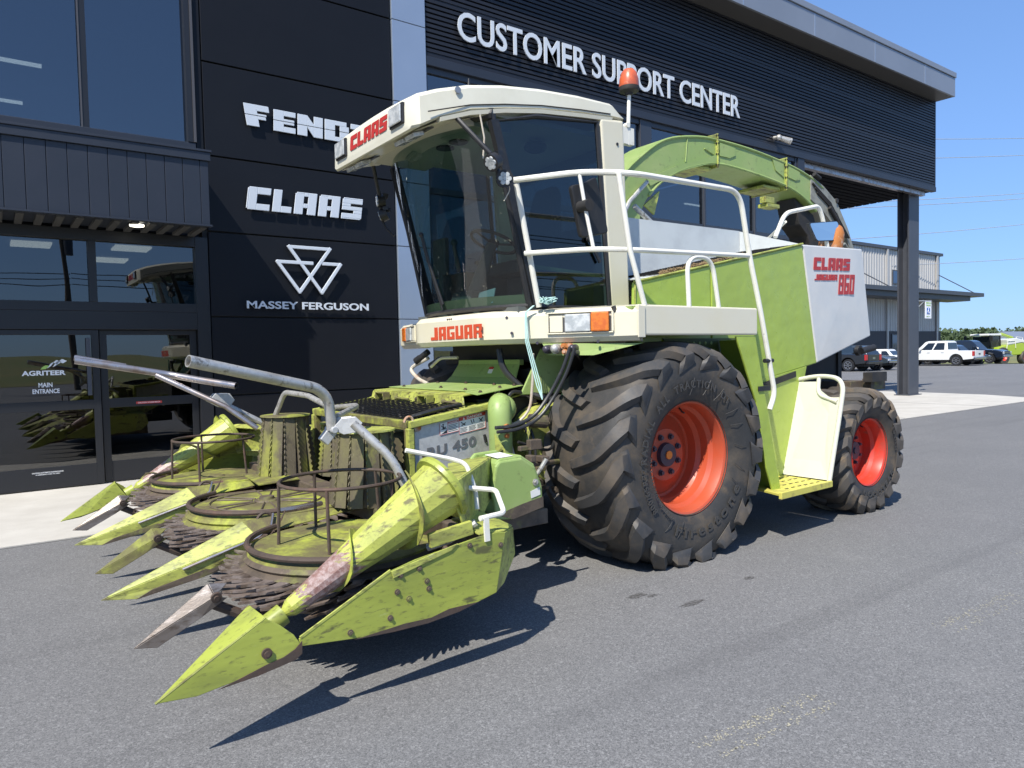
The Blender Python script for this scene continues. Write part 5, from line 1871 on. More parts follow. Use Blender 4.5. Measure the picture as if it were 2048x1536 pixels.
# ---- rotors
def rotor(y, cage):
    c = V((1.60, y, .60))
    b = B()
    b.lathe([(0, .012), (.06, .012), (.075, .0), (.40, .0), (.425, -.004), (.45, .0), (.52, -.02), (.525, -.035), (.40, -.05)], c, (0, 0, 1), 56)
    rt = b.done("rotor_disc", 'grimy', HD, True, 0, 30)
    b = B()
    b.lathe([(.525, -.03), (.545, -.05), (.53, -.065), (.57, -.085), (.30, -.10), (.30, -.03)], c, (0, 0, 1), 56)
    b.lathe([(.50, -.20), (.54, -.235), (.45, -.28), (.2, -.29)], c, (0, 0, 1), 48)
    b.done("rotor_skirt", 'grimy' if not cage else 'brown', rt, True, 0, 30)
    # saw teeth in four staggered layers, long and swept
    rr = random.Random(int(y * 10))
    b = B()
    for layer, (z, r0, r1, n) in enumerate(((-.085, .53, .68, 38), (-.125, .53, .70, 36), (-.17, .52, .69, 34), (-.215, .50, .66, 30))):
        for k in range(n):
            a = 2 * math.pi * (k + .31 * layer) / n
            w = 2 * math.pi / n * .42
            lean = -.15
            rt1 = r1 + rr.uniform(-.03, .012)
            dz = rr.uniform(-.012, .004)
            def pp(r, q, dz):
                return c + V((r * math.cos(q), r * math.sin(q), z + dz))
            p = [pp(r0, a - w, 0), pp(r0, a + w, 0), pp((r0 + rt1) / 2, a + w * .7 + lean * .4, dz * .5), pp(rt1, a + lean + .006, dz), pp(rt1 - .006, a + lean - .010, dz), pp((r0 + rt1) / 2, a - w * .5 + lean * .4, dz * .5)]
            b.add([q + V((0, 0, .005)) for q in p] + [q - V((0, 0, .005)) for q in p], [(0, 1, 2, 3, 4, 5), (11, 10, 9, 8, 7, 6)] + [(i, (i + 1) % 6 + 0, (i + 1) % 6 + 6, i + 6) for i in range(6)])
        b.lathe([(r0 + .01, z + .006), (r0 + .01, z - .006), (.3, z - .006), (.3, z + .006)], c, (0, 0, 1), 48, close=True)
    b.done("saw_blades", 'blade', rt, False)
    # bent guard ring round the front of the disc
    b = B()
    pts = arc(c + V((0, 0, .018)), (1, 0, 0), (0, 1, 0), .52, 118, 262, 30)
    b.tube(pts, .017, 8)
    b.done("guard_ring", 'rust', rt)
    if not cage:
        b = B()
        p = pts[-9:]
        b.tube(arc(c + V((0, 0, .018)), (1, 0, 0), (0, 1, 0), .52, 262, 296, 8), .018, 8)
        b.done("guard_ring_end", 'bare', rt)
        b = B()
        for k in range(6):
            a = R(60 * k + 15)
            d = V((math.cos(a), math.sin(a), 0))
            s_ = V((-d.y, d.x, 0))
            q = c + V((0, 0, .004))
            b.tube([q + d * .10 + s_ * .02, q + d * .36 + s_ * .05], .007, 4)
            b.tube([q + d * .10 - s_ * .02, q + d * .36 - s_ * .05], .007, 4)
        b.tube(arc(c + V((0, 0, .004)), (1, 0, 0), (0, 1, 0), .385, 0, 360, 48)[:-1], .007, 4, closed=True)
        b.lathe([(0, .03), (.05, .03), (.055, .01), (.085, .008), (.09, 0)], c, (0, 0, 1), 20)
        b.done("disc_ribs", 'brown', rt)
    else:
        b = B()
        zt = .335
        ring = arc(c + V((-.01, 0, zt)), (1, 0, 0), (0, 1, 0), .335, 0, 360, 44)[:-1]
        b.tube(ring, .0105, 8, closed=True)
        for a in (30, 95, 165, 235, 300):
            d = V((math.cos(R(a)), math.sin(R(a)), 0))
            b.tube([c + V((-.01, 0, zt)) + d * .335, c + d * .355 + V((0, 0, .0))], .0095, 7)
        b.done("rebar_cage", 'rust', rt)
    return rt
rotor(HC - 1.40, True)
rotor(HC, False)
rotor(HC + 1.42, True)

# hub cover strips and crop guides between rotors
b = B()
for y in (HC - .70, HC + .70):
    b.lathe([(0, .012), (.16, .0), (.17, -.01)], (2.02, y * 1.0, .675), (0, 0, 1), 24)
b.plate([(1.65, HC + .35, .655), (1.95, HC + .30, .675), (2.0, HC + 1.0, .675), (1.7, HC + .95, .655)], .008)
b.done("crop_guide", 'grimy', HD, False)
b = B()
b.box((1.35, 3.35, .30), (2.35, 7.15, .42))
b.box((2.10, 3.35, .42), (2.35, 7.15, .66))
b.box((1.95, 3.6, .56), (2.40, 6.9, .66))
b.done("underframe", 'brown', HD, False, .01)

# ---- fluted transport drums
def drum(x, y, z0, z1, r0, r1, mt):
    b = B()
    b.lathe([(r0 * .80, z0), (r1 * .80, z1)], (x, y, 0), (0, 0, 1), 20)
    d = b.done("transport_drum", 'brown', HD, True, 0, 30)
    b = B()
    for k in range(12):
        a = 2 * math.pi * k / 12 + .12
        d0 = V((math.cos(a), math.sin(a), 0))
        t0 = V((-d0.y, d0.x, 0))
        n = 22
        inner, outer, mid, in2 = [], [], [], []
        for i in range(n + 1):
            q = i / n
            z = z0 + (z1 - z0) * q
            r = r0 + (r1 - r0) * q
            wv = .008 if i % 2 else -.006
            p = V((x, y, z))
            inner.append(p + d0 * r * .70)
            outer.append(p + d0 * (r + wv))
            mid.append(p + d0 * r * .96 + t0 * .006)
            in2.append(p + d0 * (r * .84) + t0 * .085)
        b.grid([inner, outer])
        b.grid([[q + t0 * .006 for q in inner], [q + t0 * .006 for q in outer]])
        b.grid([outer, [q + t0 * .006 for q in outer]])
        b.grid([mid, in2])
    b.done("serrated_flutes", 'drum', d, True, 0, 24)
    b = B()
    b.lathe([(0, .012), (r1 * 1.08, .010), (r1 * 1.10, .0), (0, -.006)], (x, y, z1), (0, 0, 1), 36)
    b.done("drum_cap", mt, d, True, 0, 30)
    b = B()
    for k in range(12):
        a = 2 * math.pi * k / 12 + .32
        for q in (.15, .5, .85):
            z = z0 + (z1 - z0) * q
            r = (r0 + (r1 - r0) * q) * .86
            b.ball((x + r * math.cos(a), y + r * math.sin(a), z), .012, 6, 4)
    b.done("rivets", 'brown', d)
    return d
drum(2.0, 4.42, .66, 1.135, .245, .185, 'lime')
drum(2.0, 5.98, .66, 1.145, .245, .185, 'grimy')
drum(2.36, 4.80, .66, 1.08, .20, .16, 'grimy')
drum(2.36, 5.66, .66, 1.08, .20, .16, 'grimy')

# ---- intake frame: side walls, lettered sheet, mesh (the whole frame rises slightly to the rear)
SL = .137
def wall(sg):
    y = 4.385 if sg < 0 else 2 * HC - 4.385
    F, K = V((2.32, y, 0)), V((3.0, y, .68 * SL))
    un = V((1, 0, SL)).normalized()
    n = V((0, sg, 0))
    b = B()
    b.prism([F + V((0, 0, .70)), K + V((0, 0, .70)), K + V((0, 0, 1.135)), F + V((0, 0, 1.135))], n * .012)
    s = b.done("intake_side_sheet", 'sheet', HD, False, .003)
    b = B()
    b.beam(F - un * .02 + n * .018 + V((0, 0, 1.155)), K + n * .018 + V((0, 0, 1.155)), .055, .05)
    b.beam(F + n * .016 - un * .01 + V((0, 0, .62)), F + n * .016 - un * .01 + V((0, 0, 1.13)), .05, .045, (1, 0, 0))
    b.done("intake_frame_tube", 'lime', s, False, .006)
    return F, K, un, n, s
F, K, un, n, s = wall(-1)
wall(1)
def onw(a, z, d=.0145):
    """a along the sheet, z measured as height at the sheet's front end"""
    return F + un * a + n * d + V((0, 0, z))
b = B()
put_text(b, "RU 450", onw(.122, .891), un, (0, 0, 1), .41, .074, .002, .035, 1.1)
b.done("model_lettering", 'decalgrey', s, False)
b = B()
b.prism([onw(.228, 1.030), onw(.385, 1.030), onw(.385, 1.112), onw(.228, 1.112)], n * .001)
b.prism([onw(.388, 1.004), onw(.62, 1.004), onw(.62, 1.124), onw(.388, 1.124)], n * .001)
st = b.done("warning_sticker", 'stickw', s, False)
b = B()
b.prism([onw(.391, 1.096, .0158), onw(.617, 1.096, .0158), onw(.617, 1.122, .0158), onw(.391, 1.122, .0158)], n * .001)
b.prism([onw(.295, 1.094, .0158), onw(.383, 1.094, .0158), onw(.383, 1.110, .0158), onw(.295, 1.110, .0158)], n * .001)
for a0, a1, z0, z1 in ((.388, .62, 1.003, 1.0055), (.388, .3905, 1.0055, 1.124), (.6175, .62, 1.0055, 1.124), (.228, .385, 1.029, 1.0315), (.228, .2305, 1.0315, 1.112), (.2925, .295, 1.0315, 1.112)):
    b.prism([onw(a0, z0, .0158), onw(a1, z0, .0158), onw(a1, z1, .0158), onw(a0, z1, .0158)], n * .001)
b.done("sticker_red_band", 'stickr', st, False)
b = B()
put_text(b, "DANGER", onw(.455, 1.100, .0172), un, (0, 0, 1), .135, .017, .0006, .03)
put_text(b, "DANGER", onw(.311, 1.0965, .0172), un, (0, 0, 1), .066, .010, .0006, .03)
for a, z, h in ((.420, 1.099, .019), (.298, 1.096, .011)):
    b.prism([onw(a, z, .0172), onw(a + h, z, .0172), onw(a + h / 2, z + h, .0172)], n * .0006)
b.done("sticker_lettering", 'stickw', st, False)
b = B()
def ln(a, z, w, h):
    b.prism([onw(a, z, .0158), onw(a + w, z, .0158), onw(a + w, z + h, .0158), onw(a, z + h, .0158)], n * .0006)
for k in range(5):
    ln(.300, 1.082 - k * .0105, .076 - (k % 2) * .012, .0038)
for k in range(4):
    for a in (.396, .472, .546):
        ln(a, 1.040 - k * .009, .062 - (k % 2) * .008, .003)
b.prism([onw(.236, 1.035, .0158), onw(.288, 1.035, .0158), onw(.288, 1.058, .0158)], n * .0006)
for p, q in (((.242, 1.068), (.280, 1.080)), ((.258, 1.090), (.262, 1.062)), ((.260, 1.074), (.284, 1.064)), ((.242, 1.094), (.260, 1.076)), ((.405, 1.086), (.44, 1.060)), ((.41, 1.060), (.445, 1.076)), ((.49, 1.088), (.503, 1.056)), ((.512, 1.088), (.518, 1.060)), ((.56, 1.086), (.59, 1.058)), ((.566, 1.060), (.595, 1.084))):
    b.beam(onw(*p, .0165), onw(*q, .0165), .0015, .006, (0, 0, 1))
b.ball(onw(.256, 1.099, .0165), .006, 8, 6)
b.done("sticker_print", 'ink', st, False)
b = B()
for a, z0, z1 in ((.618, .895, .955), (.098, .895, .945)):
    b.tube([onw(a, z0, .0135), onw(a - .012, z1, .0135)], .011, 8)
b.split("sheet_slots", 'void', s)
b = B()
b.tube(arc(onw(-.02, 1.18, .02), un, (0, 0, 1), .032, 0, 180, 10), .009, 6)
b.cyl(onw(.045, 1.125, .01), onw(.045, 1.125, .03), .028, n=14)
b.split("lifting_eye", 'muffler', s)
# cross bars, wire mesh, deck
b = B()
b.beam((2.32, 4.40, 1.150), (2.32, 6.10, 1.150), .05, .055)
b.beam((2.32, 4.36, .90), (2.32, 4.43, .90), .05, .45)
b.beam((2.32, 6.07, .90), (2.32, 6.14, .90), .05, .45)
b.beam((2.78, 4.40, 1.205), (2.78, 6.10, 1.205), .05, .05)
b.split("intake_cross_bar", 'grimy', HD, False, .006)
b = B()
for k in range(11):
    x = 2.35 + k * .042
    b.beam((x, 4.41, 1.183 + (x - 2.32) * SL), (x, 6.09, 1.183 + (x - 2.32) * SL), .008, .008)
for k in range(19):
    y = 4.44 + k * .09
    b.beam((2.33, y, 1.192), (2.80, y, 1.192 + .47 * SL), .008, .008)
b.done("wire_mesh", 'grille', HD, False)
b = B()
b.tube(fillet([(2.36, 4.43, 1.20), (2.55, 4.40, 1.245), (2.78, 4.46, 1.26)], .1), .016, 8)
b.done("mesh_hose", 'hose', HD)
b = B()
b.box((2.3, 4.42, .45), (3.0, 6.08, .60))
b.box((2.62, 4.42, .60), (2.75, 6.08, 1.12))
b.done("intake_floor", 'void', HD, False)
b = B()
b.plate([(2.80, 4.37, 1.215), (3.40, 4.55, 1.30), (3.40, 5.9, 1.30), (2.80, 6.13, 1.215)], .012)
b.plate([(2.815, 4.46, 1.22), (2.815, 6.06, 1.22), (2.84, 6.05, 1.315), (2.84, 4.52, 1.315)], .012)
b.plate([(2.845, 4.53, 1.318), (3.40, 4.66, 1.362), (3.40, 5.74, 1.362), (2.845, 6.05, 1.318)], .012)
dk = b.done("intake_deck", 'lime', HD, False, .004)
b = B()
b.plate([(2.97, 4.66, 1.342), (3.40, 4.70, 1.376), (3.40, 5.74, 1.376), (2.97, 6.0, 1.342)], .008)
b.plate([(2.90, 4.42, 1.325), (3.40, 4.52, 1.372), (3.40, 4.685, 1.378), (2.93, 4.64, 1.335)], .008)
b.done("deck_cover", 'greenp', dk, False, .003)
b = B()
for (x, y, z) in ((3.0, 4.74, 1.352), (3.3, 4.78, 1.376), (3.05, 5.2, 1.355), (3.33, 5.25, 1.378), (3.02, 5.8, 1.352), (3.3, 5.68, 1.376), (2.98, 4.5, 1.34), (3.2, 4.56, 1.365), (3.34, 4.56, 1.375)):
    b.bolt((x, y, z), (0, 0, 1), .010)
for (y) in (4.62, 5.2, 5.95):
    b.bolt((2.822, y, 1.27), (-1, 0, .3), .012)
b.split("deck_bolts", 'rust', dk)
for y in (4.90, 5.66):
    b = B()
    b.box((2.745, y, 1.235), (2.81, y + .012, 1.315))
    b.box((2.745, y + .15, 1.235), (2.81, y + .162, 1.315))
    b.box((2.745, y + .012, 1.303), (2.81, y + .15, 1.315))
    b.box((2.745, y + .012, 1.235), (2.81, y + .15, 1.245))
    b.done("socket_bracket", 'grimy', dk, False, .003)
b = B()
for y in (4.58, 5.36):
    b.tube([(2.80, y - .06, 1.265), (2.80, y + .14, 1.27)], .011, 6)
    b.ball((2.80, y + .16, 1.27), .020, 8, 6)
b.split("latch_pin", 'grimy', dk)
b = B()
b.plate([(3.40, 4.66, 1.368), (3.40, 5.73, 1.368), (3.455, 5.70, 1.425), (3.455, 4.69, 1.425)], .008)
b.plate([(3.457, 4.69, 1.425), (3.457, 5.70, 1.425), (3.52, 5.66, 1.54), (3.52, 4.72, 1.54)], .008)
b.box((3.515, 4.72, 1.53), (3.56, 5.66, 1.575))
fh = b.done("feeder_cover", 'greenp', HD, False, .004)
b = B()
b.prism([(3.471, 5.06, 1.46), (3.471, 5.12, 1.46), (3.496, 5.12, 1.505), (3.496, 5.06, 1.505)], (-.004, 0, .002))
b.done("small_sticker", 'stickw', fh, False)
b = B()
b.prism([(3.488, 5.06, 1.495), (3.488, 5.12, 1.495), (3.497, 5.12, 1.512), (3.497, 5.06, 1.512)], (-.006, 0, .003))
b.done("small_sticker_band", 'stickr', fh, False)
b = B()
b.box((3.02, 4.60, .72), (4.1, 5.85, 1.28))
b.box((3.58, 4.60, 1.0), (4.2, 5.85, 1.50))
b.done("feeder_housing", 'void', HD, False, .01)

# gearbox elbow, guards, big drive drum beside the feeder
b = B()
b.tube(fillet([(3.22, 4.52, 1.20), (2.97, 4.25, 1.27), (2.97, 4.23, 1.05), (2.99, 4.27, .72)], .10, 6), .085, 18, radii=None)
b.ball((3.05, 4.32, 1.22), .105, 18, 12)
b.done("drive_elbow", 'greenp', HD)
b = B()
b.cyl((2.96, 4.17, 1.10), (2.97, 4.14, 1.10), .026, n=14)
b.cyl((2.96, 4.17, 1.04), (2.97, 4.14, 1.04), .018, n=14)
b.split("elbow_flange", 'muffler', HD)
hx = [(2.50, .93), (2.53, .96), (2.70, .965), (2.80, .90), (2.86, .76), (2.865, .63), (2.62, .585), (2.50, .60), (2.47, .77)]
b = B()
b.prism([(x, 3.62, z) for x, z in hx], (0, .03, 0))
b.prism([(x + .02, 3.65, z + .012) for x, z in hx], (0, .20, 0))
b.prism([(x - .03, 3.85, z + .03) for x, z in hx], (0, .03, 0))
gg = b.done("gearbox_guard", 'greenp', HD, False, .012)
b = B()
b.prism([(2.505, 3.618, .63), (2.62, 3.618, .588), (2.864, 3.618, .632), (2.862, 3.618, .70), (2.7, 3.618, .675), (2.6, 3.618, .655)], (0, -.002, 0))
b.done("guard_stain", 'brown', gg, False)
b = B()
b.prism([(2.76, 3.618, .745), (2.835, 3.618, .765), (2.84, 3.618, .715), (2.765, 3.618, .70)], (0, -.002, 0))
b.prism([(2.54, 3.66, .974), (2.66, 3.66, .978), (2.66, 3.80, .986), (2.54, 3.80, .982)], (0, 0, .002))
b.split("guard_sticker", 'stickw', gg, False)
b = B()
b.bolt((2.80, 3.618, .80), (0, -1, 0), .013)
b.cyl((2.88, 3.70, .83), (2.93, 3.66, .93), .014, n=8)
b.done("guard_bolt", 'galv', gg)
b = B()
b.cyl((3.60, 4.36, .92), (3.60, 4.80, .92), .30, .30, 32)
b.lathe([(.30, -.02), (.315, -.01), (.315, .03), (.30, .04)], (3.60, 4.36, .92), (0, 1, 0), 32)
b.done("drive_drum", 'lime', HD)
b = B()
b.plate([(3.35, 4.50, 1.30), (3.75, 4.48, 1.30), (3.85, 4.46, 1.62), (3.55, 4.48, 1.66)], .02)
b.plate([(3.55, 4.40, 1.05), (3.80, 4.30, 1.20), (3.95, 4.30, 1.55), (3.72, 4.40, 1.35)], .02)
b.split("lift_arm", 'greenp', HD, False, .006)
b = B()
rr = random.Random(11)
for k in range(14):
    x, y, z = rr.uniform(2.95, 3.5), rr.uniform(3.9, 4.3), rr.uniform(.55, .95)
    b.box((x, y, z), (x + rr.uniform(.03, .12), y + rr.uniform(.03, .1), z + rr.uniform(.02, .08)))
b.cyl((2.9, 3.9, .86), (3.5, 4.2, .80), .018)
b.cyl((3.1, 4.15, .55), (3.4, 4.4, .6), .08)
b.cyl((3.28, 4.3, 1.12), (3.42, 4.26, 1.10), .05)
b.box((2.5, 3.68, .50), (2.95, 4.1, .60))
b.done("drive_train", 'brown', HD, False, .006)
b = B()
b.plate([(2.865, 4.16, 1.07), (2.93, 4.12, .945), (2.935, 4.12, .86), (2.875, 4.16, .86)], .01)
b.done("guard_bracket", 'lime', HD, False, .003)

# ---- pipes and guide bars
b = B()
near = fillet([(.80, 3.80, 1.62), (1.53, 4.00, 1.448), (1.60, 4.02, 1.38), (1.62, 4.03, 1.20)], .10, 7)
b.tube(near, .031, 16, caps=False)
b.tube([p for p in near], .0265, 16, caps=False)
b.lathe([(.0265, 0), (.031, 0)], near[0], near[0] - near[1], 16)
gp = b.done("guide_pipe", 'galv', HD)
b = B()
for yo in (0, .06):
    b.plate([(1.61, 4.01 + yo, 1.205), (1.66, 3.98 + yo, 1.268), (1.73, 3.94 + yo, 1.275), (1.765, 3.92 + yo, 1.235), (1.73, 3.94 + yo, 1.18), (1.67, 3.975 + yo, 1.17)], .008)
b.cyl((1.62, 4.10, 1.20), (1.62, 3.98, 1.20), .02, n=12)
b.beam((1.57, 4.05, 1.13), (1.64, 4.05, 1.21), .05, .06)
b.split("pipe_bracket", 'sheet', HD, False, .004)
b = B()
b.tube(fillet([(1.72, 3.95, 1.235), (1.90, 3.82, 1.02), (1.96, 3.78, .86)], .08), .027, 12)
b.done("pipe_leg", 'galv', HD)
b = B()
far = fillet([(.585, 6.90, 1.645), (1.30, 6.80, 1.50), (1.45, 6.62, 1.46), (1.70, 6.3, 1.40)], .08)
b.tube(far, .030, 14, caps=False)
b.tube(far, .026, 14, caps=False)
b.tube([(.585, 6.93, 1.668), (.95, 6.86, 1.585)], .024, 12)
b.done("guide_pipe", 'bare', HD)
b = B()
b.tube([(1.17, 6.78, 1.505), (1.57, 6.50, 1.265), (1.64, 6.46, 1.225), (1.88, 6.36, 1.02)], .023, 12, caps=False)
b.tube([(1.17, 6.78, 1.505), (1.57, 6.50, 1.265), (1.64, 6.46, 1.225), (1.88, 6.36, 1.02)], .019, 12, caps=False)
b.done("guide_bar", 'bare', HD)
b = B()
b.tube([(1.64, 6.60, 1.25), (1.98, 6.55, 1.05)], .028, 10)
b.done("guide_leg", 'galv', HD)
b = B()
for y in (6.52, 6.60):
    b.plate([(1.52, y, 1.27), (1.58, y, 1.335), (1.70, y, 1.33), (1.74, y, 1.27), (1.70, y, 1.22), (1.62, y, 1.21)], .012)
b.split("guide_bracket", 'sheet', HD, False, .004)
b = B()
b.tube(fillet([(1.93, 6.02, 1.15), (1.98, 5.92, 1.345), (2.02, 5.5, 1.33), (2.02, 5.05, 1.26), (2.02, 5.0, 1.24)], .06), .022, 10)
b.tube(fillet([(2.02, 5.0, 1.26), (2.0, 4.5, 1.30), (1.66, 4.06, 1.27)], .1), .018, 10)
b.split("cross_tube", 'galv', HD)
# white wire rails on the near arm
b = B()
b.tube(fillet([(1.80, 3.46, 1.115), (2.06, 3.40, 1.045), (2.12, 3.36, 1.02), (2.14, 3.30, .87), (2.12, 3.26, .78)], .05), .013, 8)
b.tube(fillet([(2.02, 3.30, .91), (2.22, 3.22, .88), (2.16, 3.06, .79), (2.0, 3.05, .785)], .03), .014, 8)
b.beam((2.03, 3.04, .79), (2.035, 3.04, .665), .03, .012, (0, 1, 0))
b.split("hand_rail", 'rail', HD)
b = B()
b.tube([(2.02, 3.12, .75), (1.9, 3.2, .66), (1.82, 3.28, .62)], .02, 8)
b.done("arm_link", 'sheet', HD)
# ---- hydraulics under the cab
b = B()
hoses = [([(3.40, 3.95, 1.66), (3.36, 3.99, 1.50), (3.285, 4.05, 1.32), (3.16, 4.08, 1.165), (2.995, 4.11, 1.108), (2.86, 4.14, 1.106)], .014),
         ([(3.43, 3.93, 1.66), (3.39, 3.97, 1.49), (3.31, 4.03, 1.30), (3.18, 4.06, 1.142), (3.0, 4.09, 1.082), (2.86, 4.12, 1.078)], .013),
         ([(3.30, 4.70, 1.66), (3.30, 4.66, 1.50), (3.45, 4.52, 1.30), (3.62, 4.40, 1.25), (3.75, 4.33, 1.22)], .026),
         ([(3.25, 4.56, 1.22), (3.24, 4.50, 1.30), (3.28, 4.50, 1.33), (3.36, 4.5, 1.32)], .016),
         ([(3.30, 4.40, 1.10), (3.32, 4.34, .95), (3.28, 4.30, .8)], .012),
         ([(3.33, 4.40, 1.12), (3.36, 4.34, .97), (3.34, 4.30, .8)], .012),
         ([(3.1, 4.2, .98), (3.4, 4.2, .88), (3.52, 4.28, .96), (3.50, 4.3, 1.02)], .012)]
for pts, r in hoses:
    b.tube(fillet(pts, .12, 5), r, 8)
b.split("hydraulic_hoses", 'hose', HD)
b = B()
b.tube(fillet([(3.22, 4.60, 1.335), (3.10, 4.50, 1.12), (3.22, 4.42, 1.07), (3.34, 4.36, 1.18), (3.36, 4.34, 1.45), (3.33, 4.30, 1.62)], .12, 6), .011, 8)
b.tube(fillet([(3.20, 4.62, 1.33), (3.16, 4.56, 1.25), (3.20, 4.48, 1.05), (3.22, 4.42, .85)], .08, 5), .011, 8)
b.tube(fillet([(3.42, 6.05, 1.60), (3.34, 6.30, 1.5), (3.33, 6.10, 1.40), (3.3, 5.86, 1.36)], .1, 6), .018, 8)
b.tube(fillet([(3.36, 5.42, 1.60), (3.30, 5.62, 1.60), (3.27, 5.74, 1.52)], .05), .014, 8)
b.split("electric_cables", 'cable', HD)
at((4.31, 5.22, 0))
b = B()
b.prism([(3.40, 4.27, 1.695), (3.80, 3.62, 1.68), (3.60, 3.92, 1.60), (3.42, 4.22, 1.605)], (.012, .008, 0))
cp = b.done("coupler_plate", 'greenp', HV, False)
b = B()
for t, z, r in ((.10, 1.650, .036), (.52, 1.655, .030), (.55, 1.622, .024)):
    p = V((3.395 + .24 * t, 4.26 - .42 * t, z))
    b.cyl(p + V((.02, .01, 0)), p - V((.05, .03, 0)), r, r * .85, 14)
    b.ball(p - V((.05, .03, 0)), r * .8, 10, 6)
b.split("hydraulic_coupler", 'hub', cp)
b = B()
p = V((3.455, 4.16, 1.652))
b.cyl(p + V((.02, .01, 0)), p - V((.05, .03, 0)), .040, .036, 16)
b.ball(p - V((.05, .03, 0)), .034, 12, 8)
b.done("coupler_cap", 'galv', cp)
b = B()
for t, z in ((.36, 1.672), (.38, 1.630), (.45, 1.672)):
    p = V((3.395 + .24 * t, 4.26 - .42 * t, z))
    b.cyl(p + V((.02, .01, 0)), p - V((.03, .02, 0)), .021, .021, 14)
    b.cyl(p - V((.03, .02, 0)), p - V((.038, .026, 0)), .012, .010, 10)
b.split("coupler_plug", 'muffler', cp)
b = B()
b.cyl((3.42, 6.05, 1.66), (3.38, 6.14, 1.60), .03)
b.cyl((3.38, 6.14, 1.60), (3.36, 6.19, 1.57), .035)
b.done("trailer_socket", 'black', HV)

# ================================================================== parked vehicles
M['paintwhite'] = pmat("white_car_paint", (0.70, 0.70, 0.67), 0.25, coat=.6)
M['paintblack'] = pmat("black_car_paint", (0.010, 0.010, 0.012), 0.18, coat=.8)
M['paintgrey'] = pmat("blue_grey_car_paint", (0.055, 0.075, 0.095), 0.25, .3, coat=.6)
M['paintnavy'] = pmat("navy_car_paint", (0.012, 0.018, 0.032), 0.2, .2, coat=.7)
M['chrome'] = pmat("chrome_trim", (0.6, 0.6, 0.62), 0.15, 1.0)
M['tail'] = pmat("red_tail_lamp", (0.42, 0.015, 0.015), 0.2, coat=.6)
M['carglass'] = pmat("dark_car_glass", (0.012, 0.015, 0.018), 0.05, spec=.8)
M['alloy'] = pmat("alloy_wheel", (0.35, 0.35, 0.36), 0.3, .8)

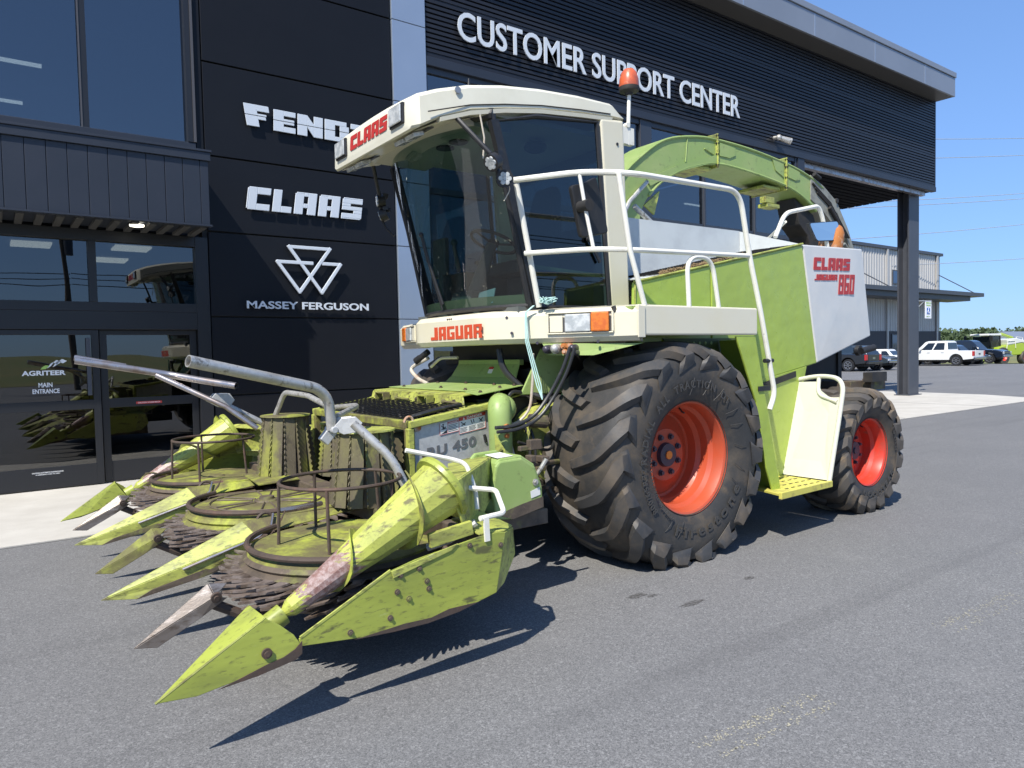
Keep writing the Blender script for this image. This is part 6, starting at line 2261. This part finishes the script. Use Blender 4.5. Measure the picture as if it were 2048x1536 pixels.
def vehicle(name, label, loc, rotz, paint, L=5.8, W=2.0, H=1.92, pickup=True, alloy='alloy', bumper='chrome'):
    """front faces local -Y before rotation; built round the origin, wheels on z = 0"""
    t = thing(name, label, "pickup truck" if pickup else "car", (0, 0, 0), "vehicles parked across the lot")
    hw = W / 2
    zb, zs = .48, H * .60              # sill height, shoulder height
    yf, yr = -L / 2, L / 2
    wr = .41
    ya, yb = yf + L * .175, yr - L * .205
    def arch(yc):
        return [(yc + (wr + .09) * math.cos(a), max(zb - .02, wr + (wr + .10) * math.sin(a))) for a in [math.pi - math.pi * k / 10 for k in range(11)]]
    hood = zs - .06 if pickup else zs - .10
    prof = [(yf + .02, .52)] + [(yf + .16, zb)] + arch(ya) + arch(yb) + [(yr - .05, zb + .05), (yr, .62), (yr, zs - .02)]
    if pickup:
        prof += [(yr - L * .315, zs), (yf + L * .30, zs), (yf + L * .10, hood), (yf + .06, hood - .16), (yf, hood - .38)]
    else:
        prof += [(yr - .12, zs + .02), (yf + L * .30, zs), (yf + L * .10, hood), (yf + .06, hood - .14), (yf, hood - .36)]
    b = B()
    rows = []
    for x, k in ((-hw, .0), (-hw + .05, 1.0), (hw - .05, 1.0), (hw, .0)):
        rows.append([V((x, y * (1 if k else .992), z + (0 if k else (-.03 if z > zs - .1 else .0)))) for y, z in prof])
    b.loft(rows)
    body = b.done("body", paint, t, True, .02, 30)
    # cab
    c0, c1 = yf + L * (.30 if pickup else .27), yr - L * (.31 if pickup else .06)
    r0, r1 = c0 + L * .115, c1 - (.12 if pickup else .45)
    def sec(z, y0, y1, w):
        return [V((-w, y0, z)), V((w, y0, z)), V((w, y1, z)), V((-w, y1, z))]
    b = B()
    b.loft([sec(zs - .04, c0, c1, hw - .06), sec(zs + .05, c0 + .05, c1 - .01, hw - .07), sec(H - .09, r0 - .06, r1 + .03, hw - .21), sec(H - .02, r0 + .12, r1 - .06, hw - .27), sec(H, r0 + .3, r1 - .2, hw - .4)])
    b.done("cab", paint, t, True, .03, 32)
    # windows, proud of the cab by a few millimetres
    def cabpt(u, v, sx):
        z = zs + .07 + (H - .12 - zs - .07) * v
        f = (z - zs - .05) / (H - .14 - zs)
        w = (hw - .07) + (-.14) * f
        y0 = (c0 + .05) + (r0 - .06 - c0 - .05) * f
        y1 = (c1 - .01) + (r1 + .04 - c1) * f
        return V((sx * (w + .006), y0 + (y1 - y0) * u, z))
    for sx in (-1, 1):
        for u0, u1 in (((.13, .49), (.53, .90)) if pickup else ((.12, .42), (.455, .70), (.735, .93))):
            b = B()
            b.add([cabpt(u0, .0, sx), cabpt(u1, .0, sx), cabpt(u1, .92, sx), cabpt(u0 + .05, .92, sx)], [(0, 1, 2, 3)])
            b.done("side_window", 'carglass', t, False)
    b = B()
    def wpt(sx, v, front):
        p = cabpt(0 if front else 1, v, sx)
        return V((p.x * .90, p.y + (-.012 if front else .012), p.z))
    b.add([wpt(-1, .02, True), wpt(1, .02, True), wpt(1, .95, True), wpt(-1, .95, True)], [(0, 1, 2, 3)])
    b.done("windscreen", 'carglass', t, False)
    b = B()
    b.add([wpt(-1, .08, False), wpt(1, .08, False), wpt(1, .92, False), wpt(-1, .92, False)], [(0, 1, 2, 3)])
    b.done("rear_window", 'carglass', t, False)
    b = B()
    for sx in (-1, 1):
        for yy in ((c0 + .95, c1 - .35) if pickup else (c0 + 1.0, c0 + 2.0)):
            b.box((sx * (hw + .004) - .012, yy - .10, zs - .16), (sx * (hw + .004) + .012, yy + .10, zs - .125))
    b.done("door_handle", 'chrome', t, False)
    for sx in (-1, 1):
        b = B()
        b.box((sx * (hw + .11) - .09, c0 + .33, zs + .06), (sx * (hw + .11) + .09, c0 + .46, zs + .27))
        b.done("wing_mirror", paint, t, False, .03)
    # nose
    b = B()
    b.box((-.58, yf - .03, hood - .36), (.58, yf + .02, hood - .12))
    b.done("grille", 'black', t, False, .02)
    b = B()
    b.box((-.60, yf - .045, hood - .26), (.60, yf - .031, hood - .215))
    b.done("grille_bar", 'chrome', t, False)
    b = B()
    b.box((-hw + .05, yf - .10, .50), (hw - .05, yf + .05, .68))
    b.done("front_bumper", paint if bumper != 'chrome' else 'chrome', t, False, .04)
    for sx in (-1, 1):
        b = B()
        b.box((sx * (hw - .22) - .17, yf - .02, hood - .36), (sx * (hw - .22) + .17, yf + .04, hood - .15))
        b.done("headlight", 'lens', t, False, .03)
        b = B()
        b.box((sx * (hw - .12) - .125, yr - .10, zs - .42), (sx * (hw - .12) + .135, yr + .015, zs - .05))
        b.done("tail_light", 'tail', t, False, .02)
    b = B()
    b.box((-hw + .06, yr - .02, .48), (hw - .06, yr + .13, .66))
    b.done("rear_bumper", bumper if bumper == 'chrome' else paint, t, False, .03)
    b = B()
    if pickup:
        b.box((-hw + .29, yr + .001, zs - .46), (hw - .29, yr + .012, zs - .04))
    else:
        b.box((-hw + .29, yr + .001, .72), (hw - .29, yr + .012, zs - .06))
    b.done("tailgate", paint, t, False, .01)
    b = B()
    b.box((-.16, yr + .014, zs - .34), (.16, yr + .020, zs - .22))
    b.done("badge", 'chrome' if paint != 'paintwhite' else 'black', t, False)
    for sx in (-1, 1):
        for yy in (ya, yb):
            b = B()
            x0 = sx * (hw - .27)
            x1 = sx * (hw + .01)
            b.lathe([(wr * .62, 0), (wr * .93, -.01 * sx), (wr, .03 * sx), (wr, .23 * sx), (wr * .93, .28 * sx), (wr * .62, .27 * sx)], (x0, yy, wr), (1, 0, 0), 26)
            w = b.done("wheel", 'black', t, True)
            b = B()
            b.cyl((x0 + sx * .05, yy, wr), (x0 + sx * .22, yy, wr), wr * .60, n=24)
            b.done("brake_well", 'void', w)
            b = B()
            for k in range(6):
                a = k * math.pi / 3
                d = V((0, math.cos(a), math.sin(a)))
                c = V((x0 + sx * .24, yy, wr))
                b.beam(c + d * .03, c + d * wr * .60, .035, wr * .22, (1, 0, 0))
            b.lathe([(wr * .56, .22 * sx), (wr * .64, .23 * sx), (wr * .64, .28 * sx), (wr * .58, .28 * sx)], (x0, yy, wr), (1, 0, 0), 26)
            b.done("rim", alloy, w, True)
    b = B()
    b.box((-hw + .3, yf + .5, .32), (hw - .3, yr - .3, .52))
    b.done("underbody", 'void', t, False)
    t.location = loc
    t.rotation_euler = (0, 0, R(rotz))
    return t

# parked nose away from us (rear towards the camera) or nose towards us
vehicle("pickup_truck", "white crew cab pickup truck parked beyond the slate column", (60.95, 26.3, 0), 180, 'paintwhite', 5.95, 2.03, 1.95, True)
vehicle("pickup_truck", "black pickup truck with red tail lamps beside the far grey building", (46.9, 27.1, 0), 180, 'paintblack', 5.9, 2.0, 1.90, True, 'alloy', 'black')
vehicle("parked_car", "dark blue grey car with chrome grille next to the black pickup", (49.35, 26.5, 0), 1, 'paintgrey', 5.0, 1.95, 1.72, False)
vehicle("parked_car", "dark navy sedan half hidden behind the white pickup", (64.6, 26.8, 0), 2, 'paintnavy', 5.0, 1.92, 1.62, False, 'alloy', 'paint')
vehicle("pickup_truck", "dark navy pickup truck facing the lot, right of the white pickup", (68.9, 27.2, 0), 2, 'paintnavy', 5.8, 2.02, 1.98, True)
vehicle("parked_car", "white car with only its bonnet showing left of the slate column", (56.6, 29.6, 0), 186, 'paintwhite', 5.0, 1.9, 1.40, False)

# ================================================================== second harvester, far away
at((0, 0, 0))
H2 = thing("forage_harvester", "newer lime green and white harvester parked far behind the pickups at the right edge", "forage harvester", (0, 0, 0))
M['newgreen'] = pmat("fresh_green_paint", (0.36, 0.47, 0.03), 0.3, coat=.5)
b = B()
b.prism([(-1.75, 1.5, 1.0), (-1.75, 1.5, 2.0), (.2, 1.5, 2.3), (2.6, 1.5, 2.5), (3.6, 1.5, 2.3), (3.9, 1.5, 1.4), (2.4, 1.5, 1.1)], (0, -3.0, 0))
b.done("chassis_body", 'newgreen', H2, False, .08)
b = B()
b.prism([(.0, 1.54, 2.25), (-.2, 1.54, 2.9), (1.6, 1.54, 3.05), (3.3, 1.54, 2.75), (3.6, 1.54, 2.35), (2.6, 1.54, 2.52)], (0, -3.08, 0))
b.done("engine_cover", 'paintwhite', H2, False, .08)
b = B()
b.prism([(-2.2, 1.0, 1.7), (-2.5, 1.0, 3.3), (-.6, 1.0, 3.35), (-.5, 1.0, 1.7)], (0, -2.0, 0))
b.done("cab", 'carglass', H2, False, .06)
b = B()
b.box((-2.85, -1.1, 3.35), (-.5, 1.1, 3.6))
b.done("cab_roof", 'paintwhite', H2, False, .08)
b = B()
for x in (-.55, -2.25):
    b.beam((x, -1.02, 1.7), (x - .12, -1.02, 3.35), .08, .08)
b.split("cab_pillar", 'black', H2, False)
for sy in (-1, 1):
    b = B()
    b.beam((-2.7, sy * 1.1, 3.4), (-2.95, sy * 1.55, 3.35), .05, .05)
    b.box((-3.05, sy * 1.55 - .13, 2.75), (-2.93, sy * 1.55 + .13, 3.35))
    b.done("wing_mirror", 'black', H2, False, .02)
b = B()
b.tube([(-.2, 0, 2.8), (.2, 0, 3.35), (1.2, 0, 3.55), (3.2, 0, 3.1)], .18, 8)
b.done("spout", 'newgreen', H2)
b = B()
b.tube([(-.3, -1.55, 1.8), (-.2, -1.58, 2.7), (1.2, -1.58, 2.75), (1.3, -1.58, 1.9)], .035, 6)
b.tube([(1.8, -1.3, 2.7), (1.85, -1.3, 3.2), (3.0, -1.3, 3.1), (3.1, -1.3, 2.6)], .03, 6)
b.split("handrail", 'rail', H2)
b = B()
b.box((-4.6, -1.4, .5), (-1.7, 1.4, 1.1))
b.box((-2.4, -1.3, 1.35), (-1.6, 1.3, 1.75))
b.done("front_attachment", 'newgreen', H2, False, .05)
for (x, r, w, sy) in ((-1.0, 1.0, .8, -1), (-1.0, 1.0, .8, 1), (3.1, .78, .6, -1), (3.1, .78, .6, 1)):
    b = B()
    b.lathe([(r * .55, -w / 2), (r * .95, -w / 2), (r, -w * .35), (r, w * .35), (r * .95, w / 2), (r * .55, w / 2)], (x, sy * 1.35, r), (0, 1, 0), 28)
    w_ = b.done("wheel", 'lug', H2)
    b = B()
    b.lathe([(r * .56, -w * .45), (r * .45, -w * .25), (.1, -w * .2), (0, -w * .2)], (x, sy * 1.35, r), (0, 1, 0), 24)
    b.done("rim", 'rimred', w_)
H2.location = (95.4, 34.9, -.8)
H2.rotation_euler = (0, 0, R(-12))
# yellow implement on the grass by it
im = thing("farm_implement", "low yellow and green implement on the grass at the right edge of the lot", "farm machine", (104.5, 34.4, -.8))
b = B()
b.beam((103.0, 34.0, -.3), (109, 32.5, -.3), .3, .25)
b.beam((103.5, 34.8, -.05), (108.5, 33.6, -.05), .2, .2)
b.done("frame", 'orange', im, False)
b = B()
for k in range(4):
    b.cyl((103.6 + k * 1.4, 34.1 - k * .35, -.45), (103.7 + k * 1.4, 34.5 - k * .35, -.45), .35, n=16)
b.split("gauge_wheel", 'newgreen', im)

# ================================================================== far building
fb = thing("metal_building", "pale grey corrugated metal building with a dark canopy and dark base beyond the column", "building", (70, 36.8, 0))
YF = 36.8
XA, XB = 40.0, 85.7
M['corr'] = pmat("pale_corrugated_metal", (0.47, 0.46, 0.44), 0.45, .2, layers=(((0.42, 0.41, 0.39), .5, .4, .7, 3, .6),))
M['base'] = pmat("dark_block_base", (0.05, 0.052, 0.06), 0.7)
M['blueglass'] = pmat("blue_window_glass", (0.03, 0.06, 0.13), 0.05, spec=.9)
b = B()
p = []
x = XA
while x < XB - .3:
    p += [(x, 0), (x + .22, 0), (x + .27, .07), (x + .43, .07), (x + .48, 0)]
    x += .5
p.append((XB, 0))
m = len(p)
vs = [(q[0], YF - q[1], z) for z in (3.15, 11.45) for q in p]
b.add(vs, [(i, i + 1, m + i + 1, m + i) for i in range(m - 1)])
b.box((XB - .1, YF, -1), (XB, YF + 20, 11.45))
b.box((XA, YF + .02, -1), (XB - .11, YF + .2, 11.4))
b.done("wall_cladding", 'corr', fb, False)
b = B()
b.box((XA, YF - .12, -1.0), (XB + .05, YF - .01, 3.14))
b.done("wainscot", 'base', fb, False)
b = B()
b.box((XA, YF - .25, 11.42), (XB + .3, YF + 20, 11.72))
b.done("roof_edge", 'steelcol', fb, False)
b = B()
for x in (46, 55, 64, 73.7, 84.6):
    b.box((x, YF - .24, 0), (x + .28, YF - .13, 11.4))
b.split("downspout", 'corr', fb, False)
b = B()
b.box((XA, YF - 3.0, 6.85), (89.5, YF - .26, 7.25))
b.box((XA, YF - 2.6, 6.35), (87.0, YF - .26, 6.84))
b.done("canopy", 'steelcol', fb, False)
b = B()
for x in (66.5, 84.9):
    b.tube([(x, YF - .26, 9.3), (x + 2.4, YF - 2.8, 7.25)], .05, 6)
b.split("canopy_tie_rod", 'steelcol', fb)
for x0, x1, z0, z1, mm in ((74.95, 77.1, 7.95, 9.4, 'blueglass'), (74.7, 76.9, 1.2, 2.85, 'blueglass'), (56, 58, 7.95, 9.4, 'blueglass')):
    b = B()
    y = YF - (.145 if z0 < 3 else .10)
    b.box((x0, y - .06, z0), (x1, y, z1))
    f = b.done("window", 'steelcol', fb, False)
    b = B()
    b.box((x0 + .12, y - .068, z0 + .12), (x1 - .12, y - .062, z1 - .12))
    b.done("pane", mm, f, False)

# ================================================================== fields, trees, houses beyond
at((0, 0, 0))
M['grass'] = pmat("summer_grass", (0.13, 0.15, 0.045), 0.9, layers=(((0.20, 0.17, 0.06), .05, .4, .65, 4, .8),))
b = B()
b.add([(92, -200, -.77), (900, -400, -.5), (900, 900, -.5), (100, 900, -.77), (92, 60, -.77)], [(0, 1, 2, 3, 4)])
tag(b.done("field", 'grass', smooth=False), kind='structure')
M['crown'] = pmat("hazy_foliage", (0.075, 0.11, 0.05), 0.9, layers=(((0.045, 0.075, 0.035), .9, .4, .65, 5, .9), ((0.12, 0.16, 0.07), 3, .5, .7, 5, .6)))
M['bark'] = pmat("bark", (0.09, 0.07, 0.05), 0.9)
def woods(name, pts, seed, h0, h1):
    rr = random.Random(seed)
    b = B()
    for (x, y) in pts:
        h = rr.uniform(h0, h1)
        w = h * rr.uniform(.32, .5)
        for k in range(70):
            a, e = rr.uniform(0, 6.283), rr.uniform(-.4, 1.0)
            c = V((x + w * math.cos(a) * math.sqrt(1 - max(0, e) ** 2) * rr.uniform(.5, 1), y + w * math.sin(a) * rr.uniform(.4, 1), -.8 + h * .55 + e * h * .42 * rr.uniform(.8, 1)))
            s = h * rr.uniform(.05, .11)
            n1 = V((rr.uniform(-1, 1), rr.uniform(-1, 1), rr.uniform(-.3, 1))).normalized()
            ux_, uy_ = orient(n1)
            q = [c + ux_ * s * rr.uniform(.7, 1.2), c + uy_ * s * rr.uniform(.7, 1.2), c - ux_ * s * rr.uniform(.7, 1.2), c - uy_ * s * rr.uniform(.7, 1.2)]
            b.add(q, [(0, 1, 2, 3)])
    return tag(b.done(name, 'crown', smooth=False), kind='stuff')
rr = random.Random(21)
pts = []
for k in range(150):
    t = k / 149
    d = 300 + rr.uniform(-20, 60)
    ang = R(57 + 35 * t)
    pts.append((d * math.sin(ang), d * math.cos(ang)))
woods("distant_wood", pts, 4, 6.5, 9.5)
pts = []
for k in range(90):
    ang = R(63 + 10 * k / 89)
    d = 230 + rr.uniform(0, 25)
    pts.append((d * math.sin(ang), d * math.cos(ang)))
woods("distant_wood", [q for i, q in enumerate(pts) if (i // 12) % 2 == 0], 5, 5, 7.5)
# open field across the road behind the camera
b = B()
b.grid([[V((x, y, z)) for x in (-700, -200, 0, 200, 700)] for y, z in ((-40, .02), (-70, .6), (-140, 2.2), (-300, 4.5), (-700, 5.0))])
tag(b.done("field", 'grass'), kind='structure')
hs = thing("farm_house", "small pale far-off house with a grey roof at the right edge", "house", (176, 60, -.7))
b = B()
b.box((172, 57, -.7), (184, 66, 1.5))
b.done("wall", 'whiteflat', hs, False)
b = B()
b.prism([(171.4, 56.4, 1.5), (171.4, 66.6, 1.5), (171.4, 61.5, 4.2)], (13.2, 0, 0))
b.done("roof", 'fascia', hs, False)
b = B()
for y in (58.5, 61, 63.5):
    b.box((171.95, y, .1), (171.99, y + 1.0, 1.1))
b.done("window", 'carglass', hs, False)

# ================================================================== overhead lines
M['wire'] = pmat("pale_sunlit_wire", (0.55, 0.58, 0.62), 0.4, .5)
def camray(px, py, dep):
    d = r2 * ((px - 1024) / 1440) - u2 * ((py - 768) / 1440) + look
    return V((0, 0, 1.62)) + d * dep
def wire(a, c, sag, r, label, tone='wire'):
    a, c = V(a), V(c)
    b = B()
    n = 24
    b.tube([a.lerp(c, k / n) - V((0, 0, sag * 4 * (k / n) * (1 - k / n))) for k in range(n + 1)], r, 4)
    return tag(b.done("overhead_wire", tone), label, "power line", "overhead wires")
# the six wires right of the canopy run between far poles outside the view
for (z0, z1, nm) in ((21.4, 27.2, "topmost pale overhead wire right of the roof"), (19.4, 25.2, "second pale overhead wire from the top, right of the roof"),
                     (15.5, 20.4, "upper of the close pair of overhead wires right of the louvred wall"), (15.05, 19.7, "lower of the close pair of overhead wires right of the louvred wall"),
                     (12.1, 16.6, "upper of the lowest pair of wires above the far grey building"), (8.4, 11.4, "lowest overhead wire just above the far grey roof")):
    wire((44.0, 40.2, z0 - 2.4 if z0 > 9 else z0 - 0.4), (128, 31.0, z1 + 2.8), .5, .034, nm)
M['pole'] = pmat("weathered_wood_pole", (0.10, 0.08, 0.06), 0.9)
M['cableblack'] = pmat("black_cable", (0.02, 0.02, 0.02), 0.6)
def pole(x, y, h, lean, label):
    t = thing("utility_pole", label, "utility pole", (x, y, 0), "utility poles across the road")
    b = B()
    b.cyl((x, y, 0), (x + lean, y, h), .16, .11, 12)
    b.done("shaft", 'pole', t)
    b = B()
    b.box((x + lean - 1.3, y - .06, h - .75), (x + lean + 1.3, y + .06, h - .6))
    b.done("crossarm", 'pole', t, False)
    b = B()
    for k in (-1.2, -.5, .5, 1.2):
        b.cyl((x + lean + k, y, h - .6), (x + lean + k, y, h - .42), .05, n=8)
    b.cyl((x + lean + .35, y + .1, h - 2.6), (x + lean + .35, y + .1, h - 1.7), .22, n=14)
    b.done("transformer", 'steelcol', t)
    return t
pole(-3.4, -24, 9.6, 0, "utility pole with a plain crossarm, mirrored in the left transom pane")
pole(4.1, -26, 10.4, -.35, "leaning utility pole with transformer, mirrored beside the transom mullion")
for z, s_ in ((9.0, .5), (8.95, .7), (6.6, .6), (6.3, .8), (5.9, .5)):
    for xa, xb in ((-60, -3.4), (-3.4, 4.0), (4.0, 70)):
        wire((xa, -24.5, z), (xb, -25, z), s_ * min(1, abs(xb - xa) / 30), .025, "black overhead cable across the road, mirrored in the entrance glass", 'cableblack')
